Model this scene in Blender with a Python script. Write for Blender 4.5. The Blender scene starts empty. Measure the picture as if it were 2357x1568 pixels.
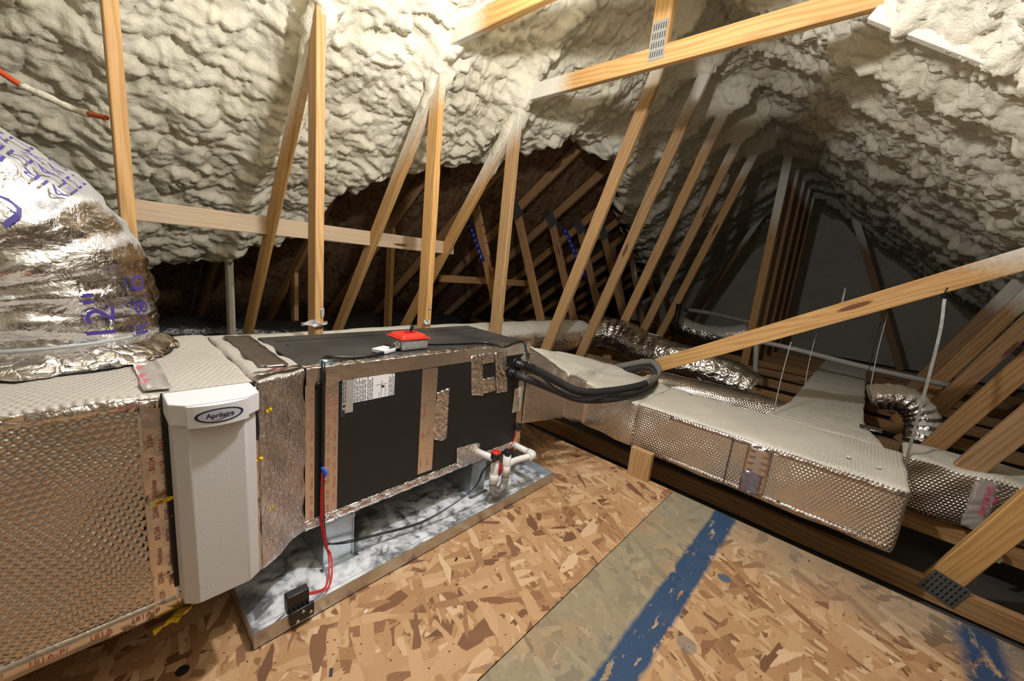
import bpy, bmesh, math, random
import numpy as np
from mathutils import Vector, Matrix
from mathutils.geometry import tessellate_polygon
random.seed(7)
SC = bpy.context.scene
COL = SC.collection
PI = math.pi
# ------------------------------------------------------------------ camera
CH = 1.03                                  # camera height over the plywood
YAW, PITCH, ROLL, FPX = 0.72704293, -0.19081256, 0.10301794, 890.4979
FW = np.array([math.cos(YAW)*math.cos(PITCH), math.sin(YAW)*math.cos(PITCH), math.sin(PITCH)])
_r = np.cross(FW, [0, 0, 1]); _r /= np.linalg.norm(_r); _u = np.cross(_r, FW)
RT = _r*math.cos(ROLL)+_u*math.sin(ROLL); UP = -_r*math.sin(ROLL)+_u*math.cos(ROLL)
cd = bpy.data.cameras.new('camera'); cam = bpy.data.objects.new('camera', cd); COL.objects.link(cam)
cam.matrix_world = Matrix(((RT[0], UP[0], -FW[0], 0), (RT[1], UP[1], -FW[1], 0), (RT[2], UP[2], -FW[2], CH), (0, 0, 0, 1)))
cd.sensor_width = 36; cd.lens = FPX/2357*36; cd.clip_start = .02; cd.clip_end = 60
SC.camera = cam
# ------------------------------------------------------------------ light, exposure
w = bpy.data.worlds.new('attic_dark'); SC.world = w; w.use_nodes = True
w.node_tree.nodes['Background'].inputs[0].default_value = (.02, .02, .022, 1)
w.node_tree.nodes['Background'].inputs[1].default_value = 1
ld = bpy.data.lights.new('work_lamp', 'POINT'); ld.energy = 80; ld.color = (.98, .975, 1); ld.shadow_soft_size = .035
lo = bpy.data.objects.new('work_lamp', ld); COL.objects.link(lo); lo.location = (.77, .62, 1.9)
SC.view_settings.view_transform = 'Standard'; SC.view_settings.look = 'None'
SC.view_settings.gamma = 1; SC.view_settings.use_curve_mapping = False
SC.view_settings.exposure = 0.0

def ray(x, y): return FW+RT*((x-1178.5)/FPX)-UP*((y-784)/FPX)
O0 = np.array([0, 0, CH])
def at_z(x, y, z): d = ray(x, y); return Vector(O0+d*((z-CH)/d[2]))
def at_x(x, y, X): d = ray(x, y); return Vector(O0+d*(X/d[0]))
def at_y(x, y, Y): d = ray(x, y); return Vector(O0+d*(Y/d[1]))

# ------------------------------------------------------------------ materials
class NT:
    def __init__(s, m):
        m.use_nodes = True; s.t = m.node_tree; s.b = s.t.nodes['Principled BSDF']
    def n(s, typ, ins=None, **kw):
        nd = s.t.nodes.new('ShaderNode'+typ)
        for k, v in kw.items(): setattr(nd, k, v)
        for k, v in (ins or {}).items():
            if isinstance(v, bpy.types.NodeSocket): s.t.links.new(v, nd.inputs[k])
            else: nd.inputs[k].default_value = v
        return nd
    def math(s, op, a, b=0., c=None, clamp=False):
        nd = s.n('Math', {0: a, 1: b} if c is None else {0: a, 1: b, 2: c}, operation=op); nd.use_clamp = clamp
        return nd.outputs[0]
    def coord(s, scale=(1, 1, 1), rot=(0, 0, 0), loc=(0, 0, 0), space='Object'):
        if space == 'World': src = s.n('NewGeometry').outputs['Position']
        else: src = s.n('TexCoord').outputs[space]
        return s.n('Mapping', {'Vector': src, 'Location': loc, 'Rotation': rot, 'Scale': scale}).outputs[0]
    def noise(s, vec, scale, detail=3, rough=.5, dist=0.):
        return s.n('TexNoise', {'Vector': vec, 'Scale': scale, 'Detail': detail, 'Roughness': rough, 'Distortion': dist}).outputs['Fac']
    def ramp(s, fac, *stops, interp='LINEAR'):
        nd = s.n('ValToRGB', {'Fac': fac}); cr = nd.color_ramp; cr.interpolation = interp
        while len(cr.elements) < len(stops): cr.elements.new(.5)
        for e, (p, c) in zip(cr.elements, stops): e.position = p; e.color = (*c, 1) if len(c) == 3 else c
        return nd.outputs['Color']
    def rampf(s, fac, a, b): return s.n('MapRange', {'Value': fac, 'From Min': a, 'From Max': b}).outputs[0]
    def mix(s, f, a, b):
        nd = s.n('Mix', data_type='RGBA'); nd.clamp_factor = True
        for sock, v in ((nd.inputs[0], f), (nd.inputs[6], a), (nd.inputs[7], b)):
            if isinstance(v, bpy.types.NodeSocket): s.t.links.new(v, sock)
            else: sock.default_value = v if not isinstance(v, tuple) else (*v, 1) if len(v) == 3 else v
        return nd.outputs[2]
    def set(s, **kw):
        for k, v in kw.items():
            i = s.b.inputs[k.replace('_', ' ')]
            if isinstance(v, bpy.types.NodeSocket): s.t.links.new(v, i)
            else: i.default_value = (*v, 1) if isinstance(v, tuple) and len(v) == 3 else v
    def bump(s, h, strength=.5, dist=.01):
        s.set(Normal=s.n('Bump', {'Height': h, 'Strength': strength, 'Distance': dist}).outputs[0])

def simple(name, col, rough=.5, metal=0., spec=.5, bumps=None, var=0.):
    m = bpy.data.materials.new(name); t = NT(m); t.set(Base_Color=col, Roughness=rough, Metallic=metal)
    t.b.inputs['Specular IOR Level'].default_value = spec
    if var:
        f = t.noise(t.coord(), 9, 4); t.set(Base_Color=t.mix(f, tuple(c*(1-var) for c in col), tuple(min(1, c*(1+var)) for c in col)))
    if bumps: t.bump(t.noise(t.coord(), bumps[0], 4), bumps[1], bumps[2])
    return m

def foam_mat(name='spray_foam', a=(.74, .685, .515), b=(.88, .845, .695)):
    m = bpy.data.materials.new(name); t = NT(m); v = t.coord(space='World')
    f = t.noise(v, 3.2, 5, .6)
    t.set(Base_Color=t.mix(t.rampf(f, .3, .7), a, b), Roughness=.62)
    t.b.inputs['Specular IOR Level'].default_value = .25
    h = t.math('ADD', t.noise(v, 45, 4, .55), t.math('MULTIPLY', t.noise(v, 160, 3), .35))
    t.bump(h, .55, .012)
    return m

def wood_mat(name, light, dark, hue=.5, grain=1., rough=.6):
    m = bpy.data.materials.new(name); t = NT(m)
    rnd = t.n('ObjectInfo').outputs['Random']
    off = t.n('CombineXYZ', {0: t.math('MULTIPLY', rnd, 13.7), 1: t.math('MULTIPLY', rnd, 7.1), 2: t.math('MULTIPLY', rnd, 31.)}).outputs[0]
    base = t.n('VectorMath', {0: t.n('TexCoord').outputs['Object'], 1: off}, operation='ADD').outputs[0]
    sc = lambda s3: t.n('VectorMath', {0: base, 1: s3}, operation='MULTIPLY').outputs[0]
    # knots, a few along each board
    kv = t.n('TexVoronoi', {'Vector': sc((9., 9., 1.5)), 'Scale': 1., 'Randomness': 1.}, feature='F1')
    kd = kv.outputs['Distance']
    warp = t.math('MULTIPLY', t.rampf(kd, .55, .05), 1.3)
    rings = t.n('TexWave', {'Vector': sc((1., 1., .045)), 'Scale': 26., 'Distortion': 5.5, 'Detail': 2., 'Detail Scale': 1.2, 'Phase Offset': t.math('MULTIPLY', warp, 5.)}, wave_type='BANDS', bands_direction='DIAGONAL').outputs['Fac']
    fine = t.noise(sc((160., 160., 5.)), 1., 3, .6)
    blotch = t.noise(sc((8., 8., 1.2)), 1., 3)
    c = t.mix(t.math('MULTIPLY', t.math('POWER', rings, 2.2), .75*grain), light, dark)
    c = t.mix(t.math('MULTIPLY', t.rampf(fine, .52, .8), .45), c, tuple(x*.55 for x in dark))
    c = t.mix(t.math('MULTIPLY', t.rampf(blotch, .5, .85), .35), c, tuple(x*.75 for x in light))
    streak = t.noise(sc((30., 30., 1.7)), 1., 4, .7)
    c = t.mix(t.math('MULTIPLY', t.rampf(streak, .62, .75), .5), c, (.13, .085, .05))
    c = t.mix(t.rampf(kd, .12, .085), c, (.16, .065, .025))
    hv = t.n('HueSaturation', {'Value': t.math('MULTIPLY_ADD', rnd, .30, .85), 'Saturation': t.math('MULTIPLY_ADD', rnd, .15, .93), 'Color': c}).outputs[0]
    sp = t.n('Attribute', attribute_name='spray').outputs['Fac']
    wv = t.coord(space='World')
    sn = t.math('ADD', sp, t.math('MULTIPLY', t.math('SUBTRACT', t.noise(wv, 70, 4, .7), .5), .55))
    spf = t.rampf(sn, .25, .72)
    t.set(Base_Color=t.mix(spf, hv, (.80, .765, .66)), Roughness=rough)
    t.b.inputs['Specular IOR Level'].default_value = .3
    t.bump(t.math('ADD', t.math('MULTIPLY', fine, .5), t.math('MULTIPLY', t.math('MULTIPLY', spf, t.noise(wv, 120, 3)), 2.)), .35, .003)
    return m

def foil_mat(name, kind='smooth', tint=(.80, .775, .75), rough=.2, dust=0., crumple=1., dcol=(.66, .635, .555)):
    m = bpy.data.materials.new(name); t = NT(m); v = t.coord(space='World')
    big = t.noise(v, 11, 4, .6, .6); mid = t.noise(v, 38, 4, .6, 1.2)
    cr = t.n('TexVoronoi', {'Vector': v, 'Scale': 26.}, feature='DISTANCE_TO_EDGE').outputs['Distance']
    h = t.math('ADD', t.math('MULTIPLY', big, .7*crumple), t.math('MULTIPLY', mid, .3*crumple))
    if kind == 'bubble':
        # hexagonal dots laid on whichever plane the face lies in
        wv_ = t.n('VectorMath', {0: v, 1: t.n('VectorMath', {0: t.n('TexNoise', {'Vector': v, 'Scale': 9.}).outputs['Color'], 1: (.012, .012, .012)}, operation='MULTIPLY').outputs[0]}, operation='ADD').outputs[0]
        p = t.n('SeparateXYZ', {0: wv_}).outputs; nn = t.n('SeparateXYZ', {0: t.n('NewGeometry').outputs['True Normal']}).outputs
        fx = t.math('GREATER_THAN', t.math('ABSOLUTE', nn[0]), .72); fz = t.math('GREATER_THAN', t.math('ABSOLUTE', nn[2]), .72)
        sel = lambda f, a, b: t.math('ADD', t.math('MULTIPLY', f, b), t.math('MULTIPLY', t.math('SUBTRACT', 1., f), a))
        pu = sel(fx, p[0], p[1]); pv = sel(fz, p[2], p[1]); K = 2*PI/(.0142*.866)
        hx = t.math('COSINE', t.math('MULTIPLY', pv, K))
        for sg in (1, -1): hx = t.math('ADD', hx, t.math('COSINE', t.math('ADD', t.math('MULTIPLY', pu, .866*K), t.math('MULTIPLY', pv, .5*K*sg))))
        hx = t.rampf(hx, -1.2, 2.2)
        flat = t.rampf(t.noise(v, 3.4, 2), .38, .62)
        h = t.math('ADD', t.math('MULTIPLY', h, .45), t.math('MULTIPLY', hx, t.math('MULTIPLY_ADD', flat, .34, .04)))
    if kind == 'fine':
        f1 = t.noise(t.coord((1, 1, .45), (.5, .3, .2), space='World'), 95, 3, .6, 1.5)
        h = t.math('ADD', t.math('MULTIPLY', h, .5), t.math('MULTIPLY', f1, .55))
    if kind == 'crumple':
        h = t.math('ADD', h, t.math('MULTIPLY', t.math('POWER', cr, .6), .5))
    t.set(Base_Color=tint, Metallic=1., Roughness=t.rampf(t.noise(v, 14, 3), .2, 1.1) if 0 else rough)
    if dust:
        nz = t.n('SeparateXYZ', {0: t.n('NewGeometry').outputs['Normal']}).outputs['Z']
        f = t.math('ADD', t.math('MULTIPLY', t.rampf(nz, .15, .8), dust), t.math('MULTIPLY', t.math('SUBTRACT', t.noise(v, 60, 5, .7), .5), .6))
        f = t.rampf(f, .25, .6)
        t.set(Base_Color=t.mix(f, tint, dcol), Metallic=t.math('SUBTRACT', 1., t.math('MULTIPLY', f, .93)), Roughness=t.math('MULTIPLY_ADD', f, .55, rough))
    t.bump(h, .6, .02 if kind != 'bubble' else .016)
    return m

def osb_mat(name, panel=0, tone=1.):
    """oriented strand board: layers of long rotated strands; the second panel is weathered and painted in stripes"""
    m = bpy.data.materials.new(name); t = NT(m)
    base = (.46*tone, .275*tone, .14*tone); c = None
    wv = t.n('NewGeometry').outputs['Position']
    wv = t.n('VectorMath', {0: wv, 1: t.n('VectorMath', {0: t.n('TexNoise', {'Vector': wv, 'Scale': 22., 'Detail': 2.}).outputs['Color'], 1: (.009, .009, 0.)}, operation='MULTIPLY').outputs[0]}, operation='ADD').outputs[0]
    hsum = None
    c = t.mix(t.noise(t.n('Mapping', {'Vector': wv, 'Scale': (40, 90, 1)}).outputs[0], 1., 4), tuple(x*.72 for x in base), tuple(min(1, x*1.15) for x in base))
    lay = [(1.0, 18, 80), (2.45, 17, 72), (0.2, 10, 44), (1.25, 8.5, 36), (2.2, 12, 50), (.75, 7.5, 28), (2.75, 9, 34), (1.75, 13, 62), (3.05, 7.5, 27), (.45, 11, 40), (2.0, 9, 36)]
    for k, (a, sx, sy) in enumerate(lay):
        rt = t.n('Mapping', {'Vector': wv, 'Rotation': (0, 0, a), 'Location': (k*3.1+panel*17, k*1.7, 0)}).outputs[0]
        mp = t.n('Mapping', {'Vector': rt, 'Scale': (sx, sy, 0)}).outputs[0]
        vo = t.n('TexVoronoi', {'Vector': mp, 'Scale': 1., 'Randomness': 1.}, feature='F1', voronoi_dimensions='2D', distance='CHEBYCHEV')
        col = t.n('SeparateColor', {0: vo.outputs['Color']})
        mask = t.math('GREATER_THAN', col.outputs[0], .60 if k < 5 else .74)
        g = t.noise(t.n('Mapping', {'Vector': mp, 'Scale': (.6, 7, 1)}).outputs[0], 1.3, 3)
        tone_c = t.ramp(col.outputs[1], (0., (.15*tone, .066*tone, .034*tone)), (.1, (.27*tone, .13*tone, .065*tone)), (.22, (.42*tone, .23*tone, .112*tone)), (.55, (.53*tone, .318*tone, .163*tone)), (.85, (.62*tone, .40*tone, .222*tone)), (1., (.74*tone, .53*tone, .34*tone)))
        tone_c = t.mix(t.math('MULTIPLY', g, .42), tone_c, tuple(x*.45 for x in base))
        c = t.mix(mask, c, tone_c)
        hh = t.math('MULTIPLY', mask, col.outputs[2]); hsum = hh if hsum is None else t.math('ADD', hsum, hh)
    spk = t.n('TexVoronoi', {'Vector': wv, 'Scale': 62.}, feature='F1').outputs
    c = t.mix(t.math('MULTIPLY', t.math('LESS_THAN', spk['Distance'], .16), t.math('GREATER_THAN', t.n('SeparateColor', {0: spk['Color']}).outputs[0], .72)), c, (.10, .055, .03))
    if panel == 2:
        s = t.n('SeparateXYZ', {0: t.n('NewGeometry').outputs['Position']}); x, y = s.outputs[0], s.outputs[1]
        nz = t.noise(wv, 16, 5, .65); nz2 = t.noise(wv, 5, 4, .6)
        def band(v, lo, hi, soft, wob):
            vv = t.math('ADD', v, t.math('MULTIPLY', t.math('SUBTRACT', nz, .5), wob))
            return t.math('MULTIPLY', t.rampf(vv, lo-soft, lo+soft), t.rampf(vv, hi+soft, hi-soft))
        gray = t.math('MULTIPLY', band(y, .30, .9, .03, .05), t.rampf(nz2, .12, .5))
        c = t.mix(t.math('MULTIPLY', gray, .72), c, (.235, .235, .17))
        g2 = t.math('MULTIPLY', t.rampf(t.math('ADD', x, t.math('MULTIPLY', nz2, .5)), 1.86, 2.12), .55)
        c = t.mix(g2, c, (.27, .255, .20))
        blot = t.math('MULTIPLY', band(y, .16, .60, .05, .12), t.rampf(t.noise(wv, 9, 5, .7), .60, .72))
        c = t.mix(t.math('MULTIPLY', blot, .5), c, (.05, .085, .14))
        worn = t.rampf(t.noise(t.n('Mapping', {'Vector': wv, 'Scale': (6, 22, 1)}).outputs[0], 1.4, 5, .7), .61, .575)
        blue = t.math('MULTIPLY', band(y, .238, .328, .006, .022), worn)
        c = t.mix(t.math('MULTIPLY', blue, .95), c, (.014, .060, .145))
        blue2 = t.math('MULTIPLY', band(y, -.535, -.43, .02, .05), t.rampf(t.noise(t.n('Mapping', {'Vector': wv, 'Scale': (7, 20, 1)}).outputs[0], 1.1, 5, .7), .63, .56))
        c = t.mix(t.math('MULTIPLY', blue2, .95), c, (.012, .055, .14))
        gr2 = t.rampf(y, -.52, -.60); c = t.mix(t.math('MULTIPLY', gr2, .7), c, (.10, .12, .13))
        for (sx, sy, rr) in ((1.491, .183, .024), (1.112, .189, .03)):
            d = t.n('VectorMath', {0: wv, 1: (sx, sy, 0)}, operation='DISTANCE').outputs['Value']
            c = t.mix(t.math('MULTIPLY', t.rampf(d, rr, rr-.004), .85 if sx > 1.3 else .45), c, (.03, .10, .16))
    if panel == 1:
        y = t.n('SeparateXYZ', {0: t.n('NewGeometry').outputs['Position']}).outputs[1]
        st = t.math('MULTIPLY', t.rampf(y, .55, .527), t.rampf(t.noise(wv, 25, 4), .5, .7))
        c = t.mix(t.math('MULTIPLY', st, .6), c, (.06, .10, .13))
    t.set(Base_Color=c, Roughness=.62); t.b.inputs['Specular IOR Level'].default_value = .25
    t.bump(hsum, .25, .002)
    return m

def galv_mat(name, stain=0., tint=(.60, .64, .68)):
    m = bpy.data.materials.new(name); t = NT(m); v = t.coord(space='World')
    sp = t.n('TexVoronoi', {'Vector': v, 'Scale': 70.}, feature='F1').outputs['Color']
    k = t.n('SeparateColor', {0: sp}).outputs[0]
    c = t.mix(k, tuple(x*.88 for x in tint), tint)
    if stain:
        n1 = t.noise(v, 7, 6, .7, 1.); n2 = t.noise(v, 26, 5, .7, .5)
        f = t.math('MULTIPLY', t.rampf(t.math('ADD', t.math('MULTIPLY', n1, .6), t.math('MULTIPLY', n2, .4)), .43, .56), stain)
        c = t.mix(f, c, (.80, .83, .88))
        t.set(Base_Color=c, Metallic=t.math('SUBTRACT', .92, t.math('MULTIPLY', f, .75)), Roughness=t.math('MULTIPLY_ADD', f, .3, .40))
    else:
        t.set(Base_Color=c, Metallic=1., Roughness=t.math('MULTIPLY_ADD', k, .12, .30))
    t.bump(t.noise(v, 6, 2), .15, .02)
    return m

def case_mat(name):
    m = bpy.data.materials.new(name); t = NT(m); v = t.coord(space='World')
    nz = t.n('SeparateXYZ', {0: t.n('NewGeometry').outputs['Normal']}).outputs['Z']
    d1 = t.rampf(t.noise(v, 230, 4, .8), .60, .72); d2 = t.rampf(t.noise(v, 3.2, 4, .6), .35, .75)
    f = t.math('MULTIPLY', t.math('MULTIPLY', t.math('ADD', t.math('MULTIPLY', d1, .5), .10), t.math('ADD', d2, .15)), t.rampf(nz, .5, .9))
    t.set(Base_Color=t.mix(f, (.011, .011, .012), (.42, .41, .39)), Roughness=.5)
    t.bump(t.noise(v, 260, 3), .12, .002)
    return m

M = {}
M['foam'] = foam_mat()
M['foam_far'] = foam_mat('grey_foam', (.74, .70, .58), (.84, .80, .68))
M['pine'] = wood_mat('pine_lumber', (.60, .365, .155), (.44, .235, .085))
M['pine_dull'] = wood_mat('dull_lumber', (.46, .27, .125), (.30, .155, .06))  # same lumber in a darker tone, for chords, rear webs and far trusses
M['spruce'] = wood_mat('pale_lumber', (.70, .53, .36), (.60, .42, .26), grain=.5)
M['osb1'] = osb_mat('osb_new', 1); M['osb2'] = osb_mat('osb_painted', 2)
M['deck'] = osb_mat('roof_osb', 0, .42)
M['foil'] = foil_mat('foil_wrap', 'crumple', rough=.18)
M['foil_dust'] = foil_mat('dusty_foil_wrap', 'crumple', rough=.2, dust=1.05)
M['bubble'] = foil_mat('bubble_foil', 'bubble', (.76, .70, .665), rough=.24)
M['bubble_dust'] = foil_mat('dusty_bubble_foil', 'bubble', (.76, .72, .69), rough=.26, dust=1.05)
M['plenum_foil'] = foil_mat('streaky_bubble_foil', 'bubble', (.66, .61, .58), rough=.28, dust=.60, dcol=(.42, .395, .345))
M['creased'] = foil_mat('creased_foil_wrap', 'fine', (.72, .67, .64), rough=.27, dust=.6, crumple=.8, dcol=(.42, .395, .345))
M['boot_foil'] = foil_mat('shiny_duct_jacket', 'smooth', (.80, .79, .80), rough=.16, dust=.80, crumple=.8, dcol=(.33, .328, .315))
M['tape'] = foil_mat('foil_tape', 'smooth', (.80, .73, .68), rough=.30, crumple=.35)
M['tape_crumple'] = foil_mat('wrinkled_foil_tape', 'crumple', (.80, .76, .73), rough=.2, crumple=1.3)
M['galv'] = galv_mat('galvanized_steel'); M['pan'] = galv_mat('stained_galvanized', 1.)
M['steel'] = simple('bright_steel', (.62, .62, .63), .3, 1.)
M['gusset'] = simple('gusset_steel', (.42, .43, .44), .45, .9)
M['case'] = case_mat('black_cabinet')
M['black'] = simple('black_plastic', (.012, .012, .013), .38)
M['rubber'] = simple('black_pipe_insulation', (.022, .022, .024), .62, bumps=(90, .25, .004))
M['rubber_dust'] = simple('dusty_pipe_insulation', (.16, .155, .14), .8, var=.5, bumps=(40, .3, .005))
M['cable'] = simple('black_cable_jacket', (.012, .012, .013), .32)
M['red_wire'] = simple('red_wire', (.62, .02, .015), .35)
M['red'] = simple('red_enamel', (.66, .035, .02), .28, var=.12)
M['dark_red'] = simple('dark_red_plastic', (.36, .012, .02), .3)
M['pvc'] = simple('white_pvc', (.80, .79, .77), .3)
M['clear'] = simple('cloudy_tube', (.33, .30, .28), .22)
M['pvc_old'] = simple('dusty_pvc', (.36, .35, .33), .5, var=.3)
M['white'] = simple('white_paper', (.80, .80, .84), .6)
M['plate'] = simple('grey_data_plate', (.42, .40, .37), .5, .2)
M['hum'] = simple('textured_grey_white_plastic', (.60, .60, .615), .5, bumps=(420, .25, .002))
M['hum_white'] = simple('white_plastic', (.66, .66, .69), .4)
M['navy'] = simple('navy_print', (.012, .02, .06), .5)
M['oval'] = simple('silver_oval', (.44, .45, .50), .45)
M['ink'] = simple('black_print', (.03, .03, .035), .6)
M['red_ink'] = simple('red_tape_print', (.42, .10, .10), .5)
M['pink_ink'] = simple('pink_tape_print', (.72, .03, .14), .5)
M['blue_ink'] = simple('violet_print', (.05, .03, .22), .5)
M['clear_tape'] = simple('clear_packing_tape', (.70, .66, .63), .22, .55)
M['yellow'] = simple('yellow_plastic_film', (.80, .58, .02), .35)
M['blue'] = simple('blue_crimp', (.02, .10, .62), .35)
M['strap_blue'] = simple('blue_strap', (.01, .02, .22), .4)
M['orange'] = simple('orange_cord', (.72, .10, .03), .45)
M['grey_box'] = simple('zinc_box', (.42, .43, .43), .42, .75)
M['zip'] = simple('grey_zip_tie', (.35, .36, .37), .4)
M['film'] = simple('clear_scrap_film', (.62, .58, .55), .25, .3)
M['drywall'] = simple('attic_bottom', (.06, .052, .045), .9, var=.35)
M['lumber_red'] = simple('red_lumber_crayon', (.22, .03, .035), .7)
M['gap'] = simple('black_mastic', (.008, .008, .008), .6)
M['black_duct'] = simple('black_duct_film', (.02, .02, .022), .22, bumps=(24, .5, .02))

# ------------------------------------------------------------------ geometry helpers
class G:
    def __init__(s): s.v = []; s.f = []; s.m = []; s.sm = []; s.a = None
    def add(s, vs, fs, mi=0, smooth=False):
        o = len(s.v); s.v += [tuple(p) for p in vs]
        for f in fs: s.f.append([i+o for i in f]); s.m.append(mi); s.sm.append(smooth)
        return s
    def hexa(s, p, mi=0):                       # p: 4 bottom ccw, 4 top ccw
        return s.add(p, [(3, 2, 1, 0), (4, 5, 6, 7), (0, 1, 5, 4), (1, 2, 6, 5), (2, 3, 7, 6), (3, 0, 4, 7)], mi)
    def box(s, a, b, mi=0):
        (x0, y0, z0), (x1, y1, z1) = a, b
        return s.hexa([(x0, y0, z0), (x1, y0, z0), (x1, y1, z0), (x0, y1, z0), (x0, y0, z1), (x1, y0, z1), (x1, y1, z1), (x0, y1, z1)], mi)
    def obox(s, c, ax, ay, az, mi=0):           # centre and half axes
        c, ax, ay, az = map(Vector, (c, ax, ay, az))
        return s.hexa([c-ax-ay-az, c+ax-ay-az, c+ax+ay-az, c-ax+ay-az, c-ax-ay+az, c+ax-ay+az, c+ax+ay+az, c-ax+ay+az], mi)
    def prism(s, poly, d, mi=0):                # planar polygon extruded by vector d
        poly = [Vector(p) for p in poly]; d = Vector(d); n = len(poly)
        nrm = Vector((0, 0, 0))
        for i in range(n): nrm += poly[i].cross(poly[(i+1) % n])
        if nrm.dot(d) > 0: poly = poly[::-1]
        tri = tessellate_polygon([poly])
        vs = poly+[p+d for p in poly]; fs = []
        for a, b, c in tri:
            nn = (poly[b]-poly[a]).cross(poly[c]-poly[a])
            if nn.dot(d) > 0: a, b, c = c, b, a
            fs.append((a, b, c)); fs.append((c+n, b+n, a+n))
        for i in range(n): j = (i+1) % n; fs.append((j, i, i+n, j+n))
        return s.add(vs, fs, mi)
    def tube(s, pts, r, seg=12, mi=0, cap=True, closed=False, jit=None):
        pts = [Vector(p) for p in pts]; n = len(pts); rr = r if callable(r) else (lambda t: r)
        T = []
        for i in range(n):
            a = pts[i-1] if (i or closed) else pts[i]; b = pts[(i+1) % n] if (i < n-1 or closed) else pts[i]
            T.append((b-a).normalized())
        ref = Vector((0, 0, 1)) if abs(T[0].z) < .9 else Vector((0, 1, 0))
        nx = T[0].cross(ref).normalized(); vs = []
        s.frames = []
        for i in range(n):
            if i: nx = (nx-T[i]*nx.dot(T[i])).normalized()
            ny = T[i].cross(nx)
            s.frames.append((pts[i], nx.copy(), ny.copy()))
            for k in range(seg):
                a = 2*PI*k/seg; q = rr(i/(n-1))
                if jit: q = jit(i, k, q)
                vs.append(pts[i]+nx*(math.cos(a)*q)+ny*(math.sin(a)*q))
        fs = []
        for i in range(n-1 if not closed else n):
            for k in range(seg):
                k2 = (k+1) % seg; i2 = (i+1) % n
                fs.append((i*seg+k, i*seg+k2, i2*seg+k2, i2*seg+k))
        s.add(vs, fs, mi, True)
        if cap and not closed:
            o = len(s.v)-len(vs)
            s.f.append([o+k for k in range(seg)][::-1]); s.m.append(mi); s.sm.append(False)
            s.f.append([o+(n-1)*seg+k for k in range(seg)]); s.m.append(mi); s.sm.append(False)
        return s
    def disc(s, c, nrm, r, h, seg=20, mi=0):
        c = Vector(c); nrm = Vector(nrm).normalized()
        return s.tube([c, c+nrm*h], r, seg, mi)
    def build(s, name, mats, parent=None, bevel=0., seg=2, sub=None, label=None, noise=None):
        """one mesh object; its origin is its parent's base, or its own base when it stands alone"""
        if not isinstance(mats, (list, tuple)): mats = [mats]
        A = np.array([tuple(p) for p in s.v], float)
        if parent is None:
            org = Vector(((A[:, 0].min()+A[:, 0].max())/2, (A[:, 1].min()+A[:, 1].max())/2, A[:, 2].min()))
        else: org = BASE[parent]
        me = bpy.data.meshes.new(name)
        me.from_pydata([tuple(Vector(p)-org) for p in s.v], [], s.f)
        for m in mats: me.materials.append(m if not isinstance(m, str) else M[m])
        me.polygons.foreach_set('material_index', s.m); me.polygons.foreach_set('use_smooth', s.sm)
        if bevel or sub or noise:
            bm = bmesh.new(); bm.from_mesh(me)
            if sub:
                bmesh.ops.recalc_face_normals(bm, faces=bm.faces)
                bmesh.ops.triangulate(bm, faces=[f for f in bm.faces if len(f.verts) > 4])
            if bevel:
                ed = [e for e in bm.edges if len(e.link_faces) == 2 and e.calc_face_angle(0) > .5]
                rs = bmesh.ops.bevel(bm, geom=ed, offset=bevel, segments=seg, affect='EDGES', profile=.5)
                for f in rs['faces']: f.smooth = True
            if sub:
                for _ in range(8):
                    ed = [e for e in bm.edges if e.calc_length() > sub]
                    if not ed: break
                    bmesh.ops.subdivide_edges(bm, edges=ed, cuts=1, use_grid_fill=True)
                bmesh.ops.triangulate(bm, faces=[f for f in bm.faces if len(f.verts) > 4])
            if noise:
                bm.normal_update()
                amp, fr = noise
                P = np.array([tuple(v.co+org) for v in bm.verts]); N = np.array([tuple(v.normal) for v in bm.verts])
                d = amp*(np.sin(P[:, 0]*fr+2.1*np.sin(P[:, 2]*fr*.7))*np.sin(P[:, 1]*fr*1.1+1.3*np.sin(P[:, 0]*fr*.8))+.5*np.sin(P[:, 2]*fr*2.1+P[:, 0]*fr*1.7+P[:, 1]*fr*1.9))
                for v, p in zip(bm.verts, P-np.array(org)+N*d[:, None]): v.co = p
                for f in bm.faces: f.smooth = True
            bm.to_mesh(me); bm.free()
        me.update()
        o = bpy.data.objects.new(name, me); COL.objects.link(o); BASE[o] = org
        if parent is not None: o.parent = parent
        else: o.location = org
        if label: o['label'] = label
        return o
BASE = {}
def thing(name, base, label, cat, group=None):
    o = bpy.data.objects.new(name, None); o.empty_display_size = .05; COL.objects.link(o)
    o.location = base; BASE[o] = Vector(base); tag(o, label, cat, group); return o
def tag(o, label, cat, group=None):
    o['label'] = label; o['category'] = cat
    if group: o['group'] = group
    return o
def struct(o): o['kind'] = 'structure'; return o
def spline(P, n=8, closed=False):
    P = [Vector(p) for p in P]; out = []; N = len(P)
    for i in range(N-1 if not closed else N):
        g = (lambda k: P[k % N]) if closed else (lambda k: P[max(0, min(N-1, k))])
        a, b, c, d = g(i-1), g(i), g(i+1), g(i+2)
        for k in range(n):
            t = k/n
            out.append(.5*((2*b)+(c-a)*t+(2*a-5*b+4*c-d)*t*t+(3*b-a-3*c+d)*t**3))
    if not closed: out.append(P[-1])
    return out
_tc = {}
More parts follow.
